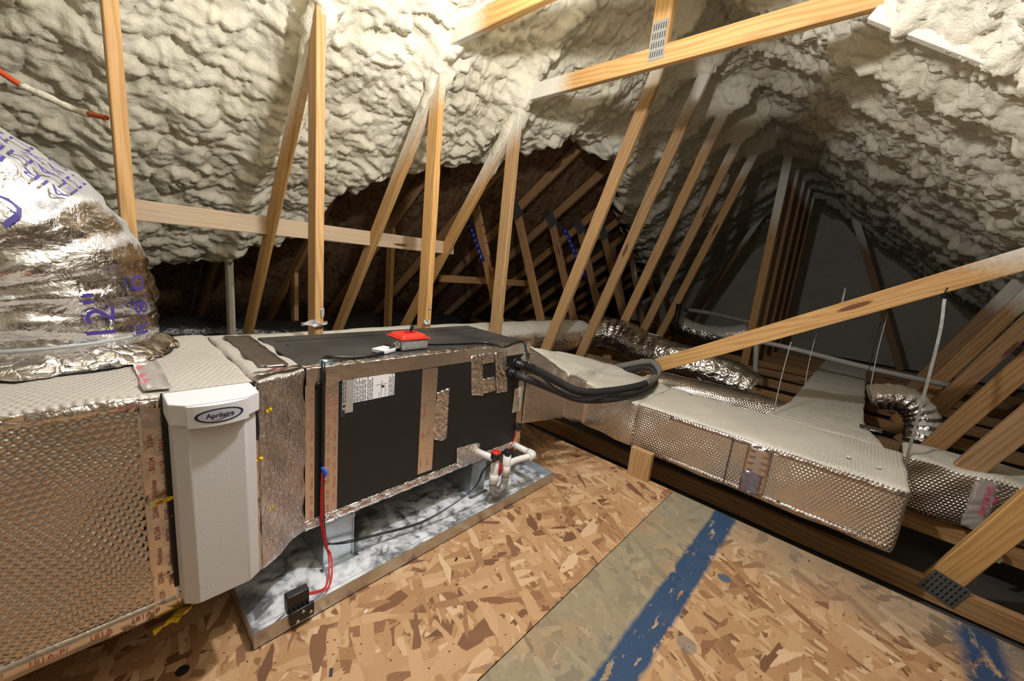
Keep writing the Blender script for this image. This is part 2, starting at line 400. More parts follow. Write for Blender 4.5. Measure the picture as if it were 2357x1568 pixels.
def text2d(st, bold=0.):
    if st not in _tc:
        cu = bpy.data.curves.new('t', 'FONT'); cu.body = st; cu.size = 1; cu.resolution_u = 2; cu.offset = bold
        ob = bpy.data.objects.new('t', cu); COL.objects.link(ob)
        dg = bpy.context.evaluated_depsgraph_get(); me = ob.evaluated_get(dg).to_mesh()
        vs = [(v.co.x, v.co.y) for v in me.vertices]; fs = [tuple(p.vertices) for p in me.polygons]
        ob.evaluated_get(dg).to_mesh_clear(); bpy.data.objects.remove(ob); bpy.data.curves.remove(cu)
        xs = [v[0] for v in vs]; x0, x1 = min(xs), max(xs)
        _tc[st] = ([(v[0]-x0, v[1]) for v in vs], fs, x1-x0)
    return _tc[st]
def put_text(g, st, org, ex, ey, size, mi=0, width=None):
    """flat lettering: ex, ey are unit directions of the baseline and of up"""
    vs, fs, wd = text2d(st); org, ex, ey = Vector(org), Vector(ex).normalized(), Vector(ey).normalized()
    sx = size if width is None else width/wd
    g.add([org+ex*(x*sx)+ey*(y*size) for x, y in vs], fs, mi); return wd*sx

# ------------------------------------------------------------------ roof shape
XS = [.0927+.6125*i for i in range(15)]      # truss planes
RIDGE = 1.03
def zf(y):                                   # foam face height over the floor
    y = np.asarray(y, float); yy = np.where(y < RIDGE, 2*RIDGE-y, y)
    z = 2.12-.78*(yy-1.86)
    return z-.06*np.exp(-((yy-RIDGE)/.22)**2)
def hash2(i, j, s):
    n = np.sin(i*127.1+j*311.7+s*74.7)*43758.5453
    return n-np.floor(n)
def vnoise(u, v, s):
    i, j = np.floor(u), np.floor(v); f, g = u-i, v-j; f = f*f*(3-2*f); g = g*g*(3-2*g)
    return (hash2(i, j, s)*(1-f)+hash2(i+1, j, s)*f)*(1-g)+(hash2(i, j+1, s)*(1-f)+hash2(i+1, j+1, s)*f)*g
def worley(u, v, s):
    i, j = np.floor(u), np.floor(v); d1 = np.full(u.shape, 9.); idr = np.zeros(u.shape)
    for a in (-1, 0, 1):
        for b in (-1, 0, 1):
            ci, cj = i+a, j+b
            px = ci+.15+.7*hash2(ci, cj, s); py = cj+.15+.7*hash2(ci, cj, s+5)
            d = (px-u)**2+(py-v)**2; m = d < d1
            d1 = np.where(m, d, d1); idr = np.where(m, hash2(ci, cj, s+9), idr)
    return np.sqrt(d1), idr
BORD = [(-9, 4.35), (.1, 3.95), (.365, 3.76), (.68, 3.67), (.82, 3.53), (1.03, 3.45), (1.17, 3.34), (1.22, 2.93), (1.57, 2.73), (1.84, 2.58), (2.02, 2.5), (2.21, 2.42), (2.47, 2.28), (2.62, 2.14), (2.79, 2.06), (3.04, 2.08), (3.25, 2.02), (3.7, 2.13), (4.4, 2.4), (5.17, 2.66), (7.2, 3.25), (10.4, 4.0)]
BX, BY = [b[0] for b in BORD], [b[1] for b in BORD]
HITS = []                                    # where webs go into the foam: (x, y, radius, depth)
for i in (2, 3): HITS += [(XS[i]+.02, 1.98, .085, .05), (XS[i]+.02, 1.88, .075, .05)]
HITS += [(XS[0]+.02, 1.9, .07, .05)]
for i in range(4, 9): HITS += [(XS[i]+.02, 1.24, .11, .10)]
for i in range(9, 14): HITS += [(XS[i]+.02, 1.03, .12, .08)]

def foam_surface():
    xs = [-1.7]
    while xs[-1] < 10.32:
        x = xs[-1]; xs.append(x+(.03 if x < -.75 else .0085 if x < 3.2 else min(.05, .0085+(x-3.2)*.011)))
    xs = np.array(xs); ys = np.arange(-2.75, 4.6, .0098)
    X, Y = np.meshgrid(xs, ys, indexing='ij')
    L = Y > RIDGE; U = X; V = np.where(L, (Y-RIDGE)*1.27, (Y-RIDGE)*1.27)
    wu = U+.07*(vnoise(U*6, V*6, 3)-.5)+.03*(vnoise(U*17, V*17, 4)-.5); wv = V+.07*(vnoise(U*6, V*6, 13)-.5)+.03*(vnoise(U*17, V*17, 14)-.5)
    big, i1 = worley(wu/.17, wv/.115, 1); mid, i2 = worley(wu/.085+7, wv/.066, 2); sml, i3 = worley(wu/.042, wv/.036+3, 3); tiny, _ = worley(wu/.02, wv/.019+3, 6)
    amp_r = np.where(L, 1., 1.15)
    size = np.clip((vnoise(U*1.6+4, V*1.6, 21)-.25)*1.6, .25, 1.)           # coarse where sprayed thick, fine elsewhere
    size = np.where(L & (U > 1.75), size*.55, size)
    size = np.where(L, size, size*.72)
    dome = lambda d: np.sqrt(np.clip(1-(d/.82)**2, 0, 1))
    h = size*.058*dome(big)*(.5+i1)+.034*dome(mid)*(.45+.9*i2)*amp_r+.019*dome(sml)*(.4+i3)+.0062*dome(tiny)
    h += .07*(vnoise(U*2.3, V*2.3, 31)-.5)+.05*(vnoise(U*5, V*5, 33)-.5)
    h -= .04
    for x in XS: h += np.where(L, .055, .05)*np.exp(-((X-x-.02)/.085)**2)*(1+.8*(vnoise(V*6+x*9, U*2, 41)-.5))
    h += np.where(L, 0, .05*np.clip((X-1.0)/.5, 0, 1)*np.clip((1.985-X)/.04, 0, 1)*np.clip((.16-Y)/.1, 0, 1))
    h -= .10*np.exp(-(((X-XS[1]-.03)/.12)**2+((Y-1.86)/.16)**2))
    Z = zf(Y)+.065
    nrm = np.stack([np.zeros_like(Y), np.where(L, -.615, .615), np.full_like(Y, -.789)], -1)
    # hanging clumps near web ends
    for (a, b, r, d) in HITS: h += d*np.exp(-(((X-a)/r)**2+((Y-b)/(r*1.25))**2))
    bd = np.interp(X, BX, BY)+.10*(vnoise(X*7, X*0+2, 51)-.5)+.10*(vnoise(X*19, Y*19, 52)-.5)-.02
    dist = bd-Y
    edge = np.clip(1-dist/.17, 0, 1)
    h -= np.where(L & (dist < .17), .26*(1-np.sqrt(np.clip(1-edge**2, 0, 1))), 0)
    P = np.stack([X, Y, Z], -1)+nrm*h[..., None]
    keep = ~(L & (dist < -.004))
    nx, ny = X.shape; idx = np.arange(nx*ny).reshape(nx, ny)
    k = keep[:-1, :-1] & keep[1:, :-1] & keep[1:, 1:] & keep[:-1, 1:]
    F = np.stack([idx[:-1, :-1], idx[1:, :-1], idx[1:, 1:], idx[:-1, 1:]], -1)[k]
    used = np.unique(F); rm = np.full(nx*ny, -1); rm[used] = np.arange(len(used))
    me = bpy.data.meshes.new('spray_foam'); Vv = P.reshape(-1, 3)[used]; Ff = rm[F]
    me.vertices.add(len(Vv)); me.vertices.foreach_set('co', Vv.astype(np.float32).ravel())
    me.loops.add(Ff.size); me.loops.foreach_set('vertex_index', Ff[:, ::-1].astype(np.int32).ravel())
    me.polygons.add(len(Ff)); me.polygons.foreach_set('loop_start', np.arange(0, Ff.size, 4, dtype=np.int32)); me.polygons.foreach_set('loop_total', np.full(len(Ff), 4, np.int32))
    me.polygons.foreach_set('use_smooth', np.ones(len(Ff), bool))
    me.update(calc_edges=True); me.validate(); me.materials.append(M['foam'])
    return me

ceil = bpy.data.objects.new('ceiling', None); COL.objects.link(ceil); struct(ceil); BASE[ceil] = Vector((0, 0, 0))
ceil['label'] = 'sloping attic ceiling covered in lumpy cream spray foam'
fo = bpy.data.objects.new('spray_foam', foam_surface()); COL.objects.link(fo); fo.parent = ceil; fo['label'] = 'lumpy cream spray foam on the roof slopes'
for sgn in (1, -1):
    g = G(); y2 = 5.1
    a = (RIDGE, 2.12-.78*(RIDGE-1.86)+.42); b = (y2, 2.12-.78*(y2-1.86)+.42)
    f = (lambda y: y) if sgn == 1 else (lambda y: 2*RIDGE-y)
    n = 10; x0, x1 = -1.75, 10.35
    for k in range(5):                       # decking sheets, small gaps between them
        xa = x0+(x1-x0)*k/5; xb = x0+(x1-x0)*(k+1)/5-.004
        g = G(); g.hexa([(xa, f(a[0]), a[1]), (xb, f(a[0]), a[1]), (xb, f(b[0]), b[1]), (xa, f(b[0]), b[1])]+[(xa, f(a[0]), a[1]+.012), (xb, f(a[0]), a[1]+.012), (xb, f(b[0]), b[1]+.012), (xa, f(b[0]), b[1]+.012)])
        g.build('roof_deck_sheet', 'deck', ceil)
# stencilled mark on the bare decking
g = G(); y = 3.02; z = 2.12-.78*(y-1.86)+.417
put_text(g, 'ARBEC', (3.62, y, z), (1, .0, 0), (0, -.789, .615), .14); g.build('stencil_mark', 'ink', ceil, label='black stencilled letters on the bare roof board')

# walls that close the attic
def wall(name, poly, d, mat, label):
    g = G(); g.prism(poly, d); o = g.build(name, mat); struct(o); o['label'] = label; return o
tri = lambda x: [(x, -3.04, -.12), (x, 5.1, -.12), (x, RIDGE, 3.2)]
wall('wall_back', tri(10.32), (.05, 0, 0), 'foam_far', 'dark gable end sprayed with smooth grey foam')
wall('wall_front', tri(-1.7), (-.05, 0, 0), 'foam_far', 'near gable end sprayed with foam')
# floor
flo = bpy.data.objects.new('floor', None); COL.objects.link(flo); struct(flo); BASE[flo] = Vector((0, 0, 0)); flo['label'] = 'attic floor with strand board platform'
def sheet(x0, x1, y0, y1, m, lab):
    g = G(); g.box((x0, y0, -.0115), (x1, y1, 0)); o = g.build('strand_board_sheet', m, flo, label=lab); return o
sheet(-1.65, 1.926, .5265, 1.845, 'osb1', 'clean golden strand board sheet under the air handler')
sheet(-1.65, 1.926, -.72, .5235, 'osb2', 'strand board sheet with weathered grey edge and blue paint stripes')
sheet(-1.65, 1.926, -1.94, -.723, 'osb2', None)
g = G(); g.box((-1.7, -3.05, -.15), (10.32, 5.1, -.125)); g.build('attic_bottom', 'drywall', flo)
# ------------------------------------------------------------------ lumber
def foam_clear(p):
    if p[1] > np.interp(p[0], BX, BY): return 9.
    return float(zf(p[1]))+.03-p[2]
def board(name, A, B, parent, thick=None, deep=.089, mat='pine', axis=(1, 0, 0), n=16, spray=None, label=None):
    """a sawn board from A to B; thick runs along axis, deep lies across it; overspray from the foam fades along it"""
    if thick is None: thick = {'web': .0362, 'collar_beam': .0372, 'lower_rafter': .0366, 'top_chord': .0378, 'bottom_chord': .0384, 'king_post': .0368, 'outer_post': .0364}.get(name, .038)
    A, B = Vector(A), Vector(B); t = (B-A); Ln = t.length; t.normalize()
    ax = Vector(axis); ax = (ax-t*ax.dot(t)).normalized(); ay = t.cross(ax)
    e = .003; hx, hy = thick/2, deep/2
    sec = [(-hx+e, -hy), (hx-e, -hy), (hx, -hy+e), (hx, hy-e), (hx-e, hy), (-hx+e, hy), (-hx, hy-e), (-hx, -hy+e)]
    vs = []; sp = []
    for i in range(n+1):
        z = Ln*i/n
        for (x, y) in sec:
            vs.append((x, y, z)); q = A+t*z+ax*x+ay*y
            c = foam_clear(q); s = 0 if c > 8 else max(0., min(1., (.46-c)/.34))
            sp.append(s if spray is None else spray(q, s))
    fs = [tuple(range(8))[::-1], tuple(n*8+k for k in range(8))]
    for i in range(n):
        for k in range(8): k2 = (k+1) % 8; fs.append((i*8+k, i*8+k2, (i+1)*8+k2, (i+1)*8+k))
    me = bpy.data.meshes.new(name); me.from_pydata(vs, [], fs); me.materials.append(M[mat]); me.update()
    at = me.attributes.new('spray', 'FLOAT', 'POINT'); at.data.foreach_set('value', sp)
    o = bpy.data.objects.new(name, me); COL.objects.link(o)
    mw = Matrix.Identity(4)
    for r in range(3): mw[r][0], mw[r][1], mw[r][2], mw[r][3] = ax[r], ay[r], t[r], A[r]
    if parent is not None:
        mw.translation = A-BASE[parent]; o.parent = parent
    BASE[o] = A
    o.matrix_basis = mw
    if label: o['label'] = label
    return o
def gusset(parent, X, y, z, w, h, ang, rows=4, cols=7):
    """toothed steel plate pressed on a joint, facing -X, with punched slots"""
    c, s = math.cos(ang), math.sin(ang); g = G()
    e1, e2 = Vector((0, c, s)), Vector((0, -s, c)); o = Vector((X-.0012, y, z))
    g.obox(o, e1*(w/2), e2*(h/2), (.0012, 0, 0), 0)
    for r in range(rows):
        for k in range(cols):
            q = o+e1*((k+.5)/cols-.5)*w*.92+e2*((r+.5)/rows-.5)*h*.92-Vector((.0015, 0, 0))
            g.obox(q, e1*(w/cols*.14), e2*(h/rows*.3), (.0005, 0, 0), 1)
    return g.build('gusset_plate', ['gusset', 'gap'], parent)

ORD = ['leftmost', 'second', 'third', 'fourth', 'fifth', 'sixth', 'seventh', 'eighth', 'ninth', 'tenth', 'eleventh', 'twelfth', 'thirteenth', 'fourteenth']
TL = ['leftmost roof truss, its post behind the big foil elbow',
      'roof truss with a film-snagged post behind the left end of the black cabinet',
      'roof truss with a dark stained post behind the middle of the black cabinet',
      'roof truss with a foam-whitened post and a level beam carrying a metal plate',
      'roof truss with the nearest leaning web, just right of the black cabinet',
      'roof truss with the second leaning web right of the black cabinet',
      'roof truss with the third leaning web, behind the dark crinkled flexible duct',
      'roof truss with the fourth leaning web, over the flexible duct',
      'roof truss with the fifth and reddest leaning web, at the edge of the dark end',
      'roof truss with the tall pale king post before the dark far end',
      'roof truss just behind the tall pale king post, dark brown',
      'dark roof truss second behind the tall pale king post',
      'dark roof truss third behind the tall pale king post',
      'farthest dark roof truss, before the grey gable wall']
trusses = []
ZC = lambda y: 2.12-.78*(y-1.86)+.345
for i in range(14):
    X = XS[i]+.019; far = i >= 9
    t = thing('roof_truss', (X, RIDGE, 0), TL[i], 'roof truss', 'roof trusses along the attic'); trusses.append(t)
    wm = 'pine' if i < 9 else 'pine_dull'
    board('top_chord', (X, RIDGE+.01, ZC(RIDGE+.01)), (X, 4.85, ZC(4.85)), t, mat='pine_dull', n=24)
    board('top_chord', (X, RIDGE-.01, ZC(RIDGE+.01)), (X, 2*RIDGE-4.85, ZC(4.85)), t, mat='pine_dull', n=6)
    zb = -.065 if i < 4 else .0505
    board('bottom_chord', (X, -2.8, zb), (X, 4.9, zb), t, mat='pine_dull', n=20)
    if i <= 3:
        board('post', (X, 1.8985, zb+.05), (X, 1.8985, ZC(1.9)-.05), t, n=26, spray=(lambda q, s: s*.25) if i < 2 else (lambda q, s: s*.8) if i == 2 else None)
        board('collar_beam', (X, 1.95, 2.0825 if i == 3 else 2.125), (X, .14, 2.0825 if i == 3 else 2.125), t, n=30, mat='pine', spray=(lambda q, s: max(0., min(1., (q[1]-1.38)/.30))) if i == 3 else (lambda q, s: max(0., min(1., (q[1]-1.45)/.28))))
        board('lower_rafter', (X, .18, 2.045), (X, -1.3, 1.02), t, n=16, mat='pine_dull')
    if i in (1, 2, 3):
        board('web', (X, 3.28, .09), (X, 1.90, 1.96), t, n=26)
        yv = {1: 3.5, 2: 4.0, 3: 3.36}[i]
        board('outer_post', (X, yv, zb+.045), (X, yv, ZC(yv)-.04), t, n=10, spray=(lambda q, s: 1. if q[2] > .25 else .5) if i == 1 else None)
    if i in (1, 2, 3):                           # foam caught on the upper web
        zl = {1: 1.50, 2: 1.52, 3: 1.36}[i]; P = []; rj = random.Random(i)
        for k in range(22):
            z = zl+(2.02-zl)*k/21; yw = 3.28+(1.90-3.28)*(z-.09)/(1.96-.09)
            P.append((X+.022+.006*math.sin(k*.7), yw+.012, z))
        g = G(); g.tube(P, lambda u: .012+.052*u**.8, 18, jit=lambda a, b_, q: q*(1+.14*math.sin(a*1.5+1.7*math.sin(b_*.9))+.10*math.sin(a*2.7+b_*1.1)+.06*math.sin(b_*2.3+a*.4)))
        g.build('foam_coating', 'foam', t, label='foam build-up on the upper web')
    if i in (4, 6):                              # red lumber marks on the short web
        d = Vector((0, 2.94-2.27, ZC(2.94)-.03-.095)); d.normalize(); nrm_ = Vector((0, -d.z, d.y)); o_ = Vector((X, 2.27, .095))+nrm_*.0452
        for (l0, hl) in ((1.38, .012), (1.29, .010), (1.20, .009), (1.02, .06), (.80, .13)):
            g = G(); g.obox(o_+d*l0, (.012, 0, 0), d*hl, nrm_*.0004); g.build('red_mark', 'lumber_red', t)
    if i == 3:
        board('king_post', (X, .985, 2.127), (X, .985, ZC(RIDGE)-.04), t)
        gusset(t, X-.0195, .985, 2.15, .075, .17, 0, 4, 6)
    if 4 <= i <= 8:
        board('web', (X, 1.975, .095), (X, 1.09, 2.93), t, n=30, mat=wm)
        board('web', (X, 2.27, .095), (X, 2.94, ZC(2.94)-.03), t, mat='pine_dull')
        board('web', (X, -.365, .095), (X, -.98, 1.66), t, mat='pine_dull')
        gusset(t, X-.0195, 2.93, ZC(2.93)-.03, .12, .17, -.66, 5, 5)
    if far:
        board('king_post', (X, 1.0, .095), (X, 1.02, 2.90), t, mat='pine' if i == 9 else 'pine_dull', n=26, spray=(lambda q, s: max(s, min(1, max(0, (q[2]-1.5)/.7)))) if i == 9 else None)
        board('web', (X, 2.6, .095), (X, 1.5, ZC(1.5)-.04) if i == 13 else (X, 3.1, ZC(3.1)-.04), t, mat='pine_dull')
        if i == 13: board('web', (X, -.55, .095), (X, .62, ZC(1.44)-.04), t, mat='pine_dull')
t = thing('girder_truss', (2.19, 0, -.11), 'low truss beam beside the floor edge with one web rising at the right', 'roof truss')
X = 2.193; board('bottom_chord', (X, -2.8, -.0655), (X, 3.2, -.0655), t, mat='pine_dull', n=20)
board('web', (X, -.425, -.04), (X, -.93, 1.50), t, label='web rising at the right edge of the floor')
gusset(t, X-.0195, -.44, -.03, .11, .10, .3)
# bracing and loose lumber
b = board('brace', (.165, 2.565, 1.105), (2.04, 2.565, 1.115), None, .038, .095, 'spruce', (0, 1, 0), n=24, spray=lambda q, s: 0)
tag(b, 'pale level brace nailed across the sloping webs left of centre', 'brace')
b = board('brace', (2.3, 3.05, .84), (3.75, 3.05, .835), None, .038, .07, 'pine_dull', (0, 1, 0), spray=lambda q, s: 0)
tag(b, 'dim level brace deep in the dark opening under the foam', 'brace')
BX4 = XS[4]+.019-.0385
b = board('diagonal_brace', (BX4, 1.36, .235), (BX4, -.86, 1.515), None, mat='pine', n=30, spray=lambda q, s: max(0, min(1, (q[2]-1.13)*4.5)) if q[2] > 1.13 else 0)
tag(b, 'long bright diagonal brace with a large oval knot crossing above the ducts', 'brace')
g = G(); ks = at_x(2115, 672, BX4-.0195)
dv = Vector((0, -.866, .5)); uv = Vector((0, .5, .866))
g.add([Vector((BX4-.0194, ks.y, ks.z))+dv*(.040*math.cos(a))+uv*(.027*math.sin(a)) for a in np.linspace(0, 2*PI, 24, endpoint=False)], [tuple(range(24))])
M['knot'] = simple('knot_wood', (.20, .085, .035), .6, var=.4)
g.build('knot', 'knot', b, label='large dark oval knot')
A, B2 = at_x(1648, 796, BX4), at_x(1830, 746, BX4)
b = board('scrap_board', Vector((BX4+.03, A.y, A.z+.006)), Vector((BX4+.03, B2.y, B2.z+.006)), None, .089, .03, 'pine', (1, 0, 0), spray=lambda q, s: .25)
tag(b, 'short scrap board lying on top of the bright diagonal brace', 'board')
b = board('support_block', (1.905, .705, .0), (1.905, .705, .155), None, .036, .115, 'pine', (1, 0, 0), n=4, spray=lambda q, s: 0)
tag(b, 'upright wood block at the floor edge holding up the long foil duct', 'wood block')
#PART2
# ------------------------------------------------------------------ air handler
AX0, AX1, AY0, AY1, AZ0, AZ1 = .405, 1.405, 1.128, 1.588, .168, .682
ah = thing('air_handler', ((AX0+AX1)/2, (AY0+AY1)/2, AZ0), 'black horizontal air handler cabinet edged with foil tape', 'air handler')
g = G(); g.box((AX0, AY0, AZ0), (AX1, AY1, AZ1)); g.build('cabinet', 'case', ah, bevel=.004)
def ypoly(name, px, off, th, mat, parent, Y=AY0, noise=None, label=None):
    g = G(); g.prism([at_y(x, y, Y-off) for x, y in px], (0, th, 0))
    return g.build(name, mat, parent, label=label, sub=.012 if noise else None, noise=noise)
def yrect(name, x0, x1, z0, z1, off, th, mat, parent, Y=AY0, noise=None):
    g = G(); g.box((x0, Y-off, z0), (x1, Y-off+th, z1)); return g.build(name, mat, parent, sub=.012 if noise else None, noise=noise)
def tape_print(par, Y, x, z0, z1, mat='red_ink', words=('324A', '01/24', 'Nashua'), size=.013, up=True, k0=0):
    g = G(); z = z0; k = k0
    while z < z1-.05:
        wd = put_text(g, words[k % len(words)], (x, Y, z), (0, 0, 1), (-1, 0, 0), size); z += wd+.022; k += 1
    return g.build('tape_print', mat, par)
def tape_print_h(par, Y, x0, x1, z, words=('324A', '09/24', 'Nashua'), size=.013, mat='red_ink'):
    g = G(); x = x0; k = 0
    while x < x1-.05:
        wd = put_text(g, words[k % len(words)], (x, Y, z), (1, 0, 0), (0, 0, 1), size); x += wd+.03; k += 1
    return g.build('tape_print', mat, par)
# foil tape strips on the front
TY = AY0-.0016
s1 = yrect('tape_strip', .405, 1.402, .633, .684, .0014, .0014, 'tape', ah); tape_print_h(s1, TY-.0003, .95, 1.2, .645)
g = G(); g.box((AX0, AY0-.002, AZ1+.0004), (1.405, AY0+.042, AZ1+.0018)); g.build('tape_strip', 'tape_crumple', ah, sub=.014, noise=(.0016, 130), label='wrinkled foil tape along the top front edge')
s2 = yrect('tape_strip', .402, .428, .168, .633, .0015, .0015, 'tape', ah); tape_print(s2, TY-.0004, .424, .2, .62)
s3 = yrect('tape_strip', .4535, .498, .19, .633, .0016, .0016, 'tape', ah); tape_print(s3, TY-.0004, .472, .2, .63); tape_print(s3, TY-.0004, .492, .23, .63, k0=1)
s4 = ypoly('tape_strip', [(973, 850), (1008.5, 846), (994, 1081), (961, 1093)], .0017, .0017, 'tape', ah)
for px_, py_, w_ in ((970, 1075, '09/24'), (985, 1070, '09/24'), (975, 1010, '324A'), (990, 1000, '09/24'), (978, 960, 'Nashua')):
    g = G(); q = at_y(px_, py_, TY-.0006); put_text(g, w_, q, (0, 0, 1), (-1, 0, 0), .013); g.build('tape_print', 'red_ink', s4)
s5 = yrect('tape_strip', .402, 1.40, .163, .196, .0019, .0019, 'tape_crumple', ah, noise=(.0012, 90)); tape_print_h(s5, TY-.0022, .46, .95, .174)
g = G(); g.box((.41, AY0-.002, AZ0-.0016), (1.395, AY0+.06, AZ0-.0002)); g.build('tape_strip', 'tape', ah)
s6 = ypoly('tape_strip', [(1198, 828), (1216, 800), (1212, 832), (1204, 905), (1195, 1030), (1183, 1036)], .0018, .0018, 'tape', ah)
ypoly('tape_patch', [(1007, 904), (1035, 893), (1028, 1008), (1016, 1015), (1001, 1012), (997, 1000)], .0034, .0016, 'tape_crumple', ah, noise=(.0018, 120), label='torn foil tape patch beside the centre strip')
ypoly('tape_patch', [(1052, 1032), (1098, 1019), (1105, 1021), (1098, 1058), (1060, 1073), (1052, 1072)], .004, .0018, 'tape_crumple', ah, noise=(.0014, 100))
g = G()                                        # ring of tape round the square knockout
oq = [(1086, 826), (1168, 812), (1168, 903), (1144, 905), (1143, 899), (1096, 912), (1086, 910)]
for q in ([(1085, 820), (1112, 816), (1112, 911), (1086, 910)], [(1140, 812), (1166, 808), (1168, 902), (1144, 905)], [(1112, 816), (1140, 812), (1140, 833), (1112, 838)], [(1112, 873), (1140, 867), (1142, 899), (1112, 907)]):
    g.prism([at_y(x, y, AY0-.0036) for x, y in q], (0, .0034, 0))
g.build('tape_patch', 'tape_crumple', ah, sub=.012, noise=(.0016, 130), label='square ring of crinkled foil tape round a black opening')
# labels
lb = ypoly('instruction_label', [(814, 868.5), (909, 860), (907.5, 909), (813, 928)], .0012, .001, 'white', ah, label='white printed wiring label')
g = G(); YL = AY0-.0014
rr = random.Random(3)
for (xa, xb) in ((.532, .585), (.592, .612), (.668, .698)):
    x = xa
    while x < xb:
        z = .535
        while z < .62:
            l = rr.uniform(.006, .02); g.obox((x, YL, z+l/2), (.0011, 0, 0), (0, .0001, 0), (0, 0, l/2)); z += l+.003
        x += .0052
for a, b_ in (((.62, .60), (.66, .60)), ((.64, .555), (.64, .615)), ((.632, .55), (.632, .575)), ((.655, .55), (.655, .59)), ((.632, .55), (.655, .55))):
    c = ((a[0]+b_[0])/2, YL, (a[1]+b_[1])/2); g.obox(c, (max(.0006, abs(a[0]-b_[0])/2), 0, 0), (0, .0001, 0), (0, 0, max(.0006, abs(a[1]-b_[1])/2)))
g.obox((.645, YL, .592), (.006, 0, 0), (0, .0001, 0), (0, 0, .004)); g.build('label_print', 'ink', lb)
dp = ypoly('data_plate', [(787, 876.5), (813, 874), (812.5, 948), (787, 953)], .0020, .001, 'plate', ah, label='grey data plate')
g = G()
for k, x in enumerate((.503, .508, .513, .519)):
    z = .56
    while z < .625: l = rr.uniform(.006, .022); g.obox((x, AY0-.0022, z+l/2), (.0012, 0, 0), (0, .0001, 0), (0, 0, l/2)); z += l+.003
g.obox((.511, AY0-.0022, .525), (.007, 0, 0), (0, .0001, 0), (0, 0, .012)); g.disc((.515, AY0-.0020, .549), (0, -1, 0), .005, .0003); g.build('label_print', 'ink', dp)
bl = ypoly('maker_label', [(1185, 896), (1207, 888), (1197, 945), (1179, 951)], .0022, .001, simple('cream_label', (.62, .58, .52), .5), ah, label='pale maker label with a red three-diamond mark')
c0 = at_y(1191, 905, AY0-.0026); g = G()
for a in (90, 210, 330):
    d = Vector((math.cos(math.radians(a)), 0, math.sin(math.radians(a)))); p_ = Vector((-d.z, 0, d.x)); L_ = .0125
    g.prism([c0, c0+d*L_*.5+p_*L_*.29, c0+d*L_, c0+d*L_*.5-p_*L_*.29], (0, .0003, 0))
g.build('three_diamond_mark', simple('label_red', (.62, .015, .03), .5), bl)
g = G(); q = at_y(1194, 914, AY0-.0027); put_text(g, 'MITSUBISHI', q, (0, 0, -1), (1, 0, 0), .0115, width=.052)
q = at_y(1189, 915, AY0-.0027); put_text(g, 'ELECTRIC', q, (0, 0, -1), (1, 0, 0), .0105, width=.046); g.build('label_print', 'ink', bl)
g = G(); q = at_y(1010, 1082, AY0-.0006); put_text(g, 'coil', q, (0, 0, 1), (-1, 0, 0), .036); g.build('embossed_lettering', simple('faint_emboss', (.045, .045, .047), .4), ah)
# seam line, screws and grommet
g = G(); g.box((.4515, AY0-.003, .178), (.4545, AY0, .632)); g.build('panel_seam', 'tape', ah)
g = G(); g.box((AX0+.03, AY1-.09, AZ1-.001), (AX1-.01, AY1-.087, AZ1+.0015)); g.build('top_seam', 'black', ah)
for (x, y) in ((.50, 1.20), (.455, 1.43), (1.33, 1.44), (.80, 1.30)):
    g = G(); g.disc((x, y, AZ1-.001), (0, 0, 1), .006, .003, 12); g.build('screw', 'black', ah)
g = G(); gc = at_y(1191, 983, AY0); g.tube([gc+Vector((0, .01, 0)), gc-Vector((0, .012, 0)), gc-Vector((0, .016, 0))], lambda t: .02 if t < .8 else .013, 16); g.build('grommet', 'black', ah)
for (px, py, rr_) in ((735, 884, .009),):
    c = at_y(px, py, AY0-.003); g = G(); g.tube([c+Vector((.008*math.cos(a), 0, .008*math.sin(a))) for a in np.linspace(0, 2*PI, 14, endpoint=False)], .0022, 8, closed=True); g.build('wire_eyelet', 'black', ah)
P0 = at_y(1172, 856, AY0); P1 = at_y(1190, 838, AY0)
for p_, r_ in ((P0, .017), (P1, .02)):
    g = G(); g.tube([p_+Vector((0, .01, 0)), p_-Vector((0, .004, 0))], r_*1.6, 18); g.build('pipe_collar', 'black', ah)

# ------------------------------------------------------------------ drain pan and stands
pn = thing('drain_pan', (.86, 1.33, 0), 'long galvanized drain pan with whitish stains under the air handler', 'drain pan')
PX0, PX1, PY0, PY1, PH = .222, 1.497, .968, 1.72, .050
g = G(); g.box((PX0, PY0, .001), (PX1, PY1, .0035)); g.build('pan_bottom', 'pan', pn)
def pan_side(a, b_):
    g = G(); g.box(a, b_); g.build('pan_side', 'galv', pn)
pan_side((PX0, PY0, .001), (PX1, PY0+.0014, PH)); pan_side((PX0, PY1-.0014, .001), (PX1, PY1, PH))
pan_side((PX0, PY0+.0015, .001), (PX0+.0014, PY1-.0015, PH)); pan_side((PX1-.0014, PY0+.0015, .001), (PX1, PY1-.0015, PH))
for (x, y) in ((PX0, PY0), (PX1-.022, PY0)):
    g = G(); g.box((x, PY0-.0012, .004), (x+.022, PY0, PH)); g.build('corner_tab', 'galv', pn)
g = G(); g.box((PX0+.02, PY0+.060, .0034), (PX1-.02, PY0+.0615, .0048)); g.build('pan_crease', 'galv', pn)
for (x, y, r) in ((.33, 1.06, .05), (1.19, 1.05, .035)):
    g = G(); g.tube([(x, y, .0034), (x, y, .0042)], r, 20); g.build('pan_dimple', 'pan', pn)
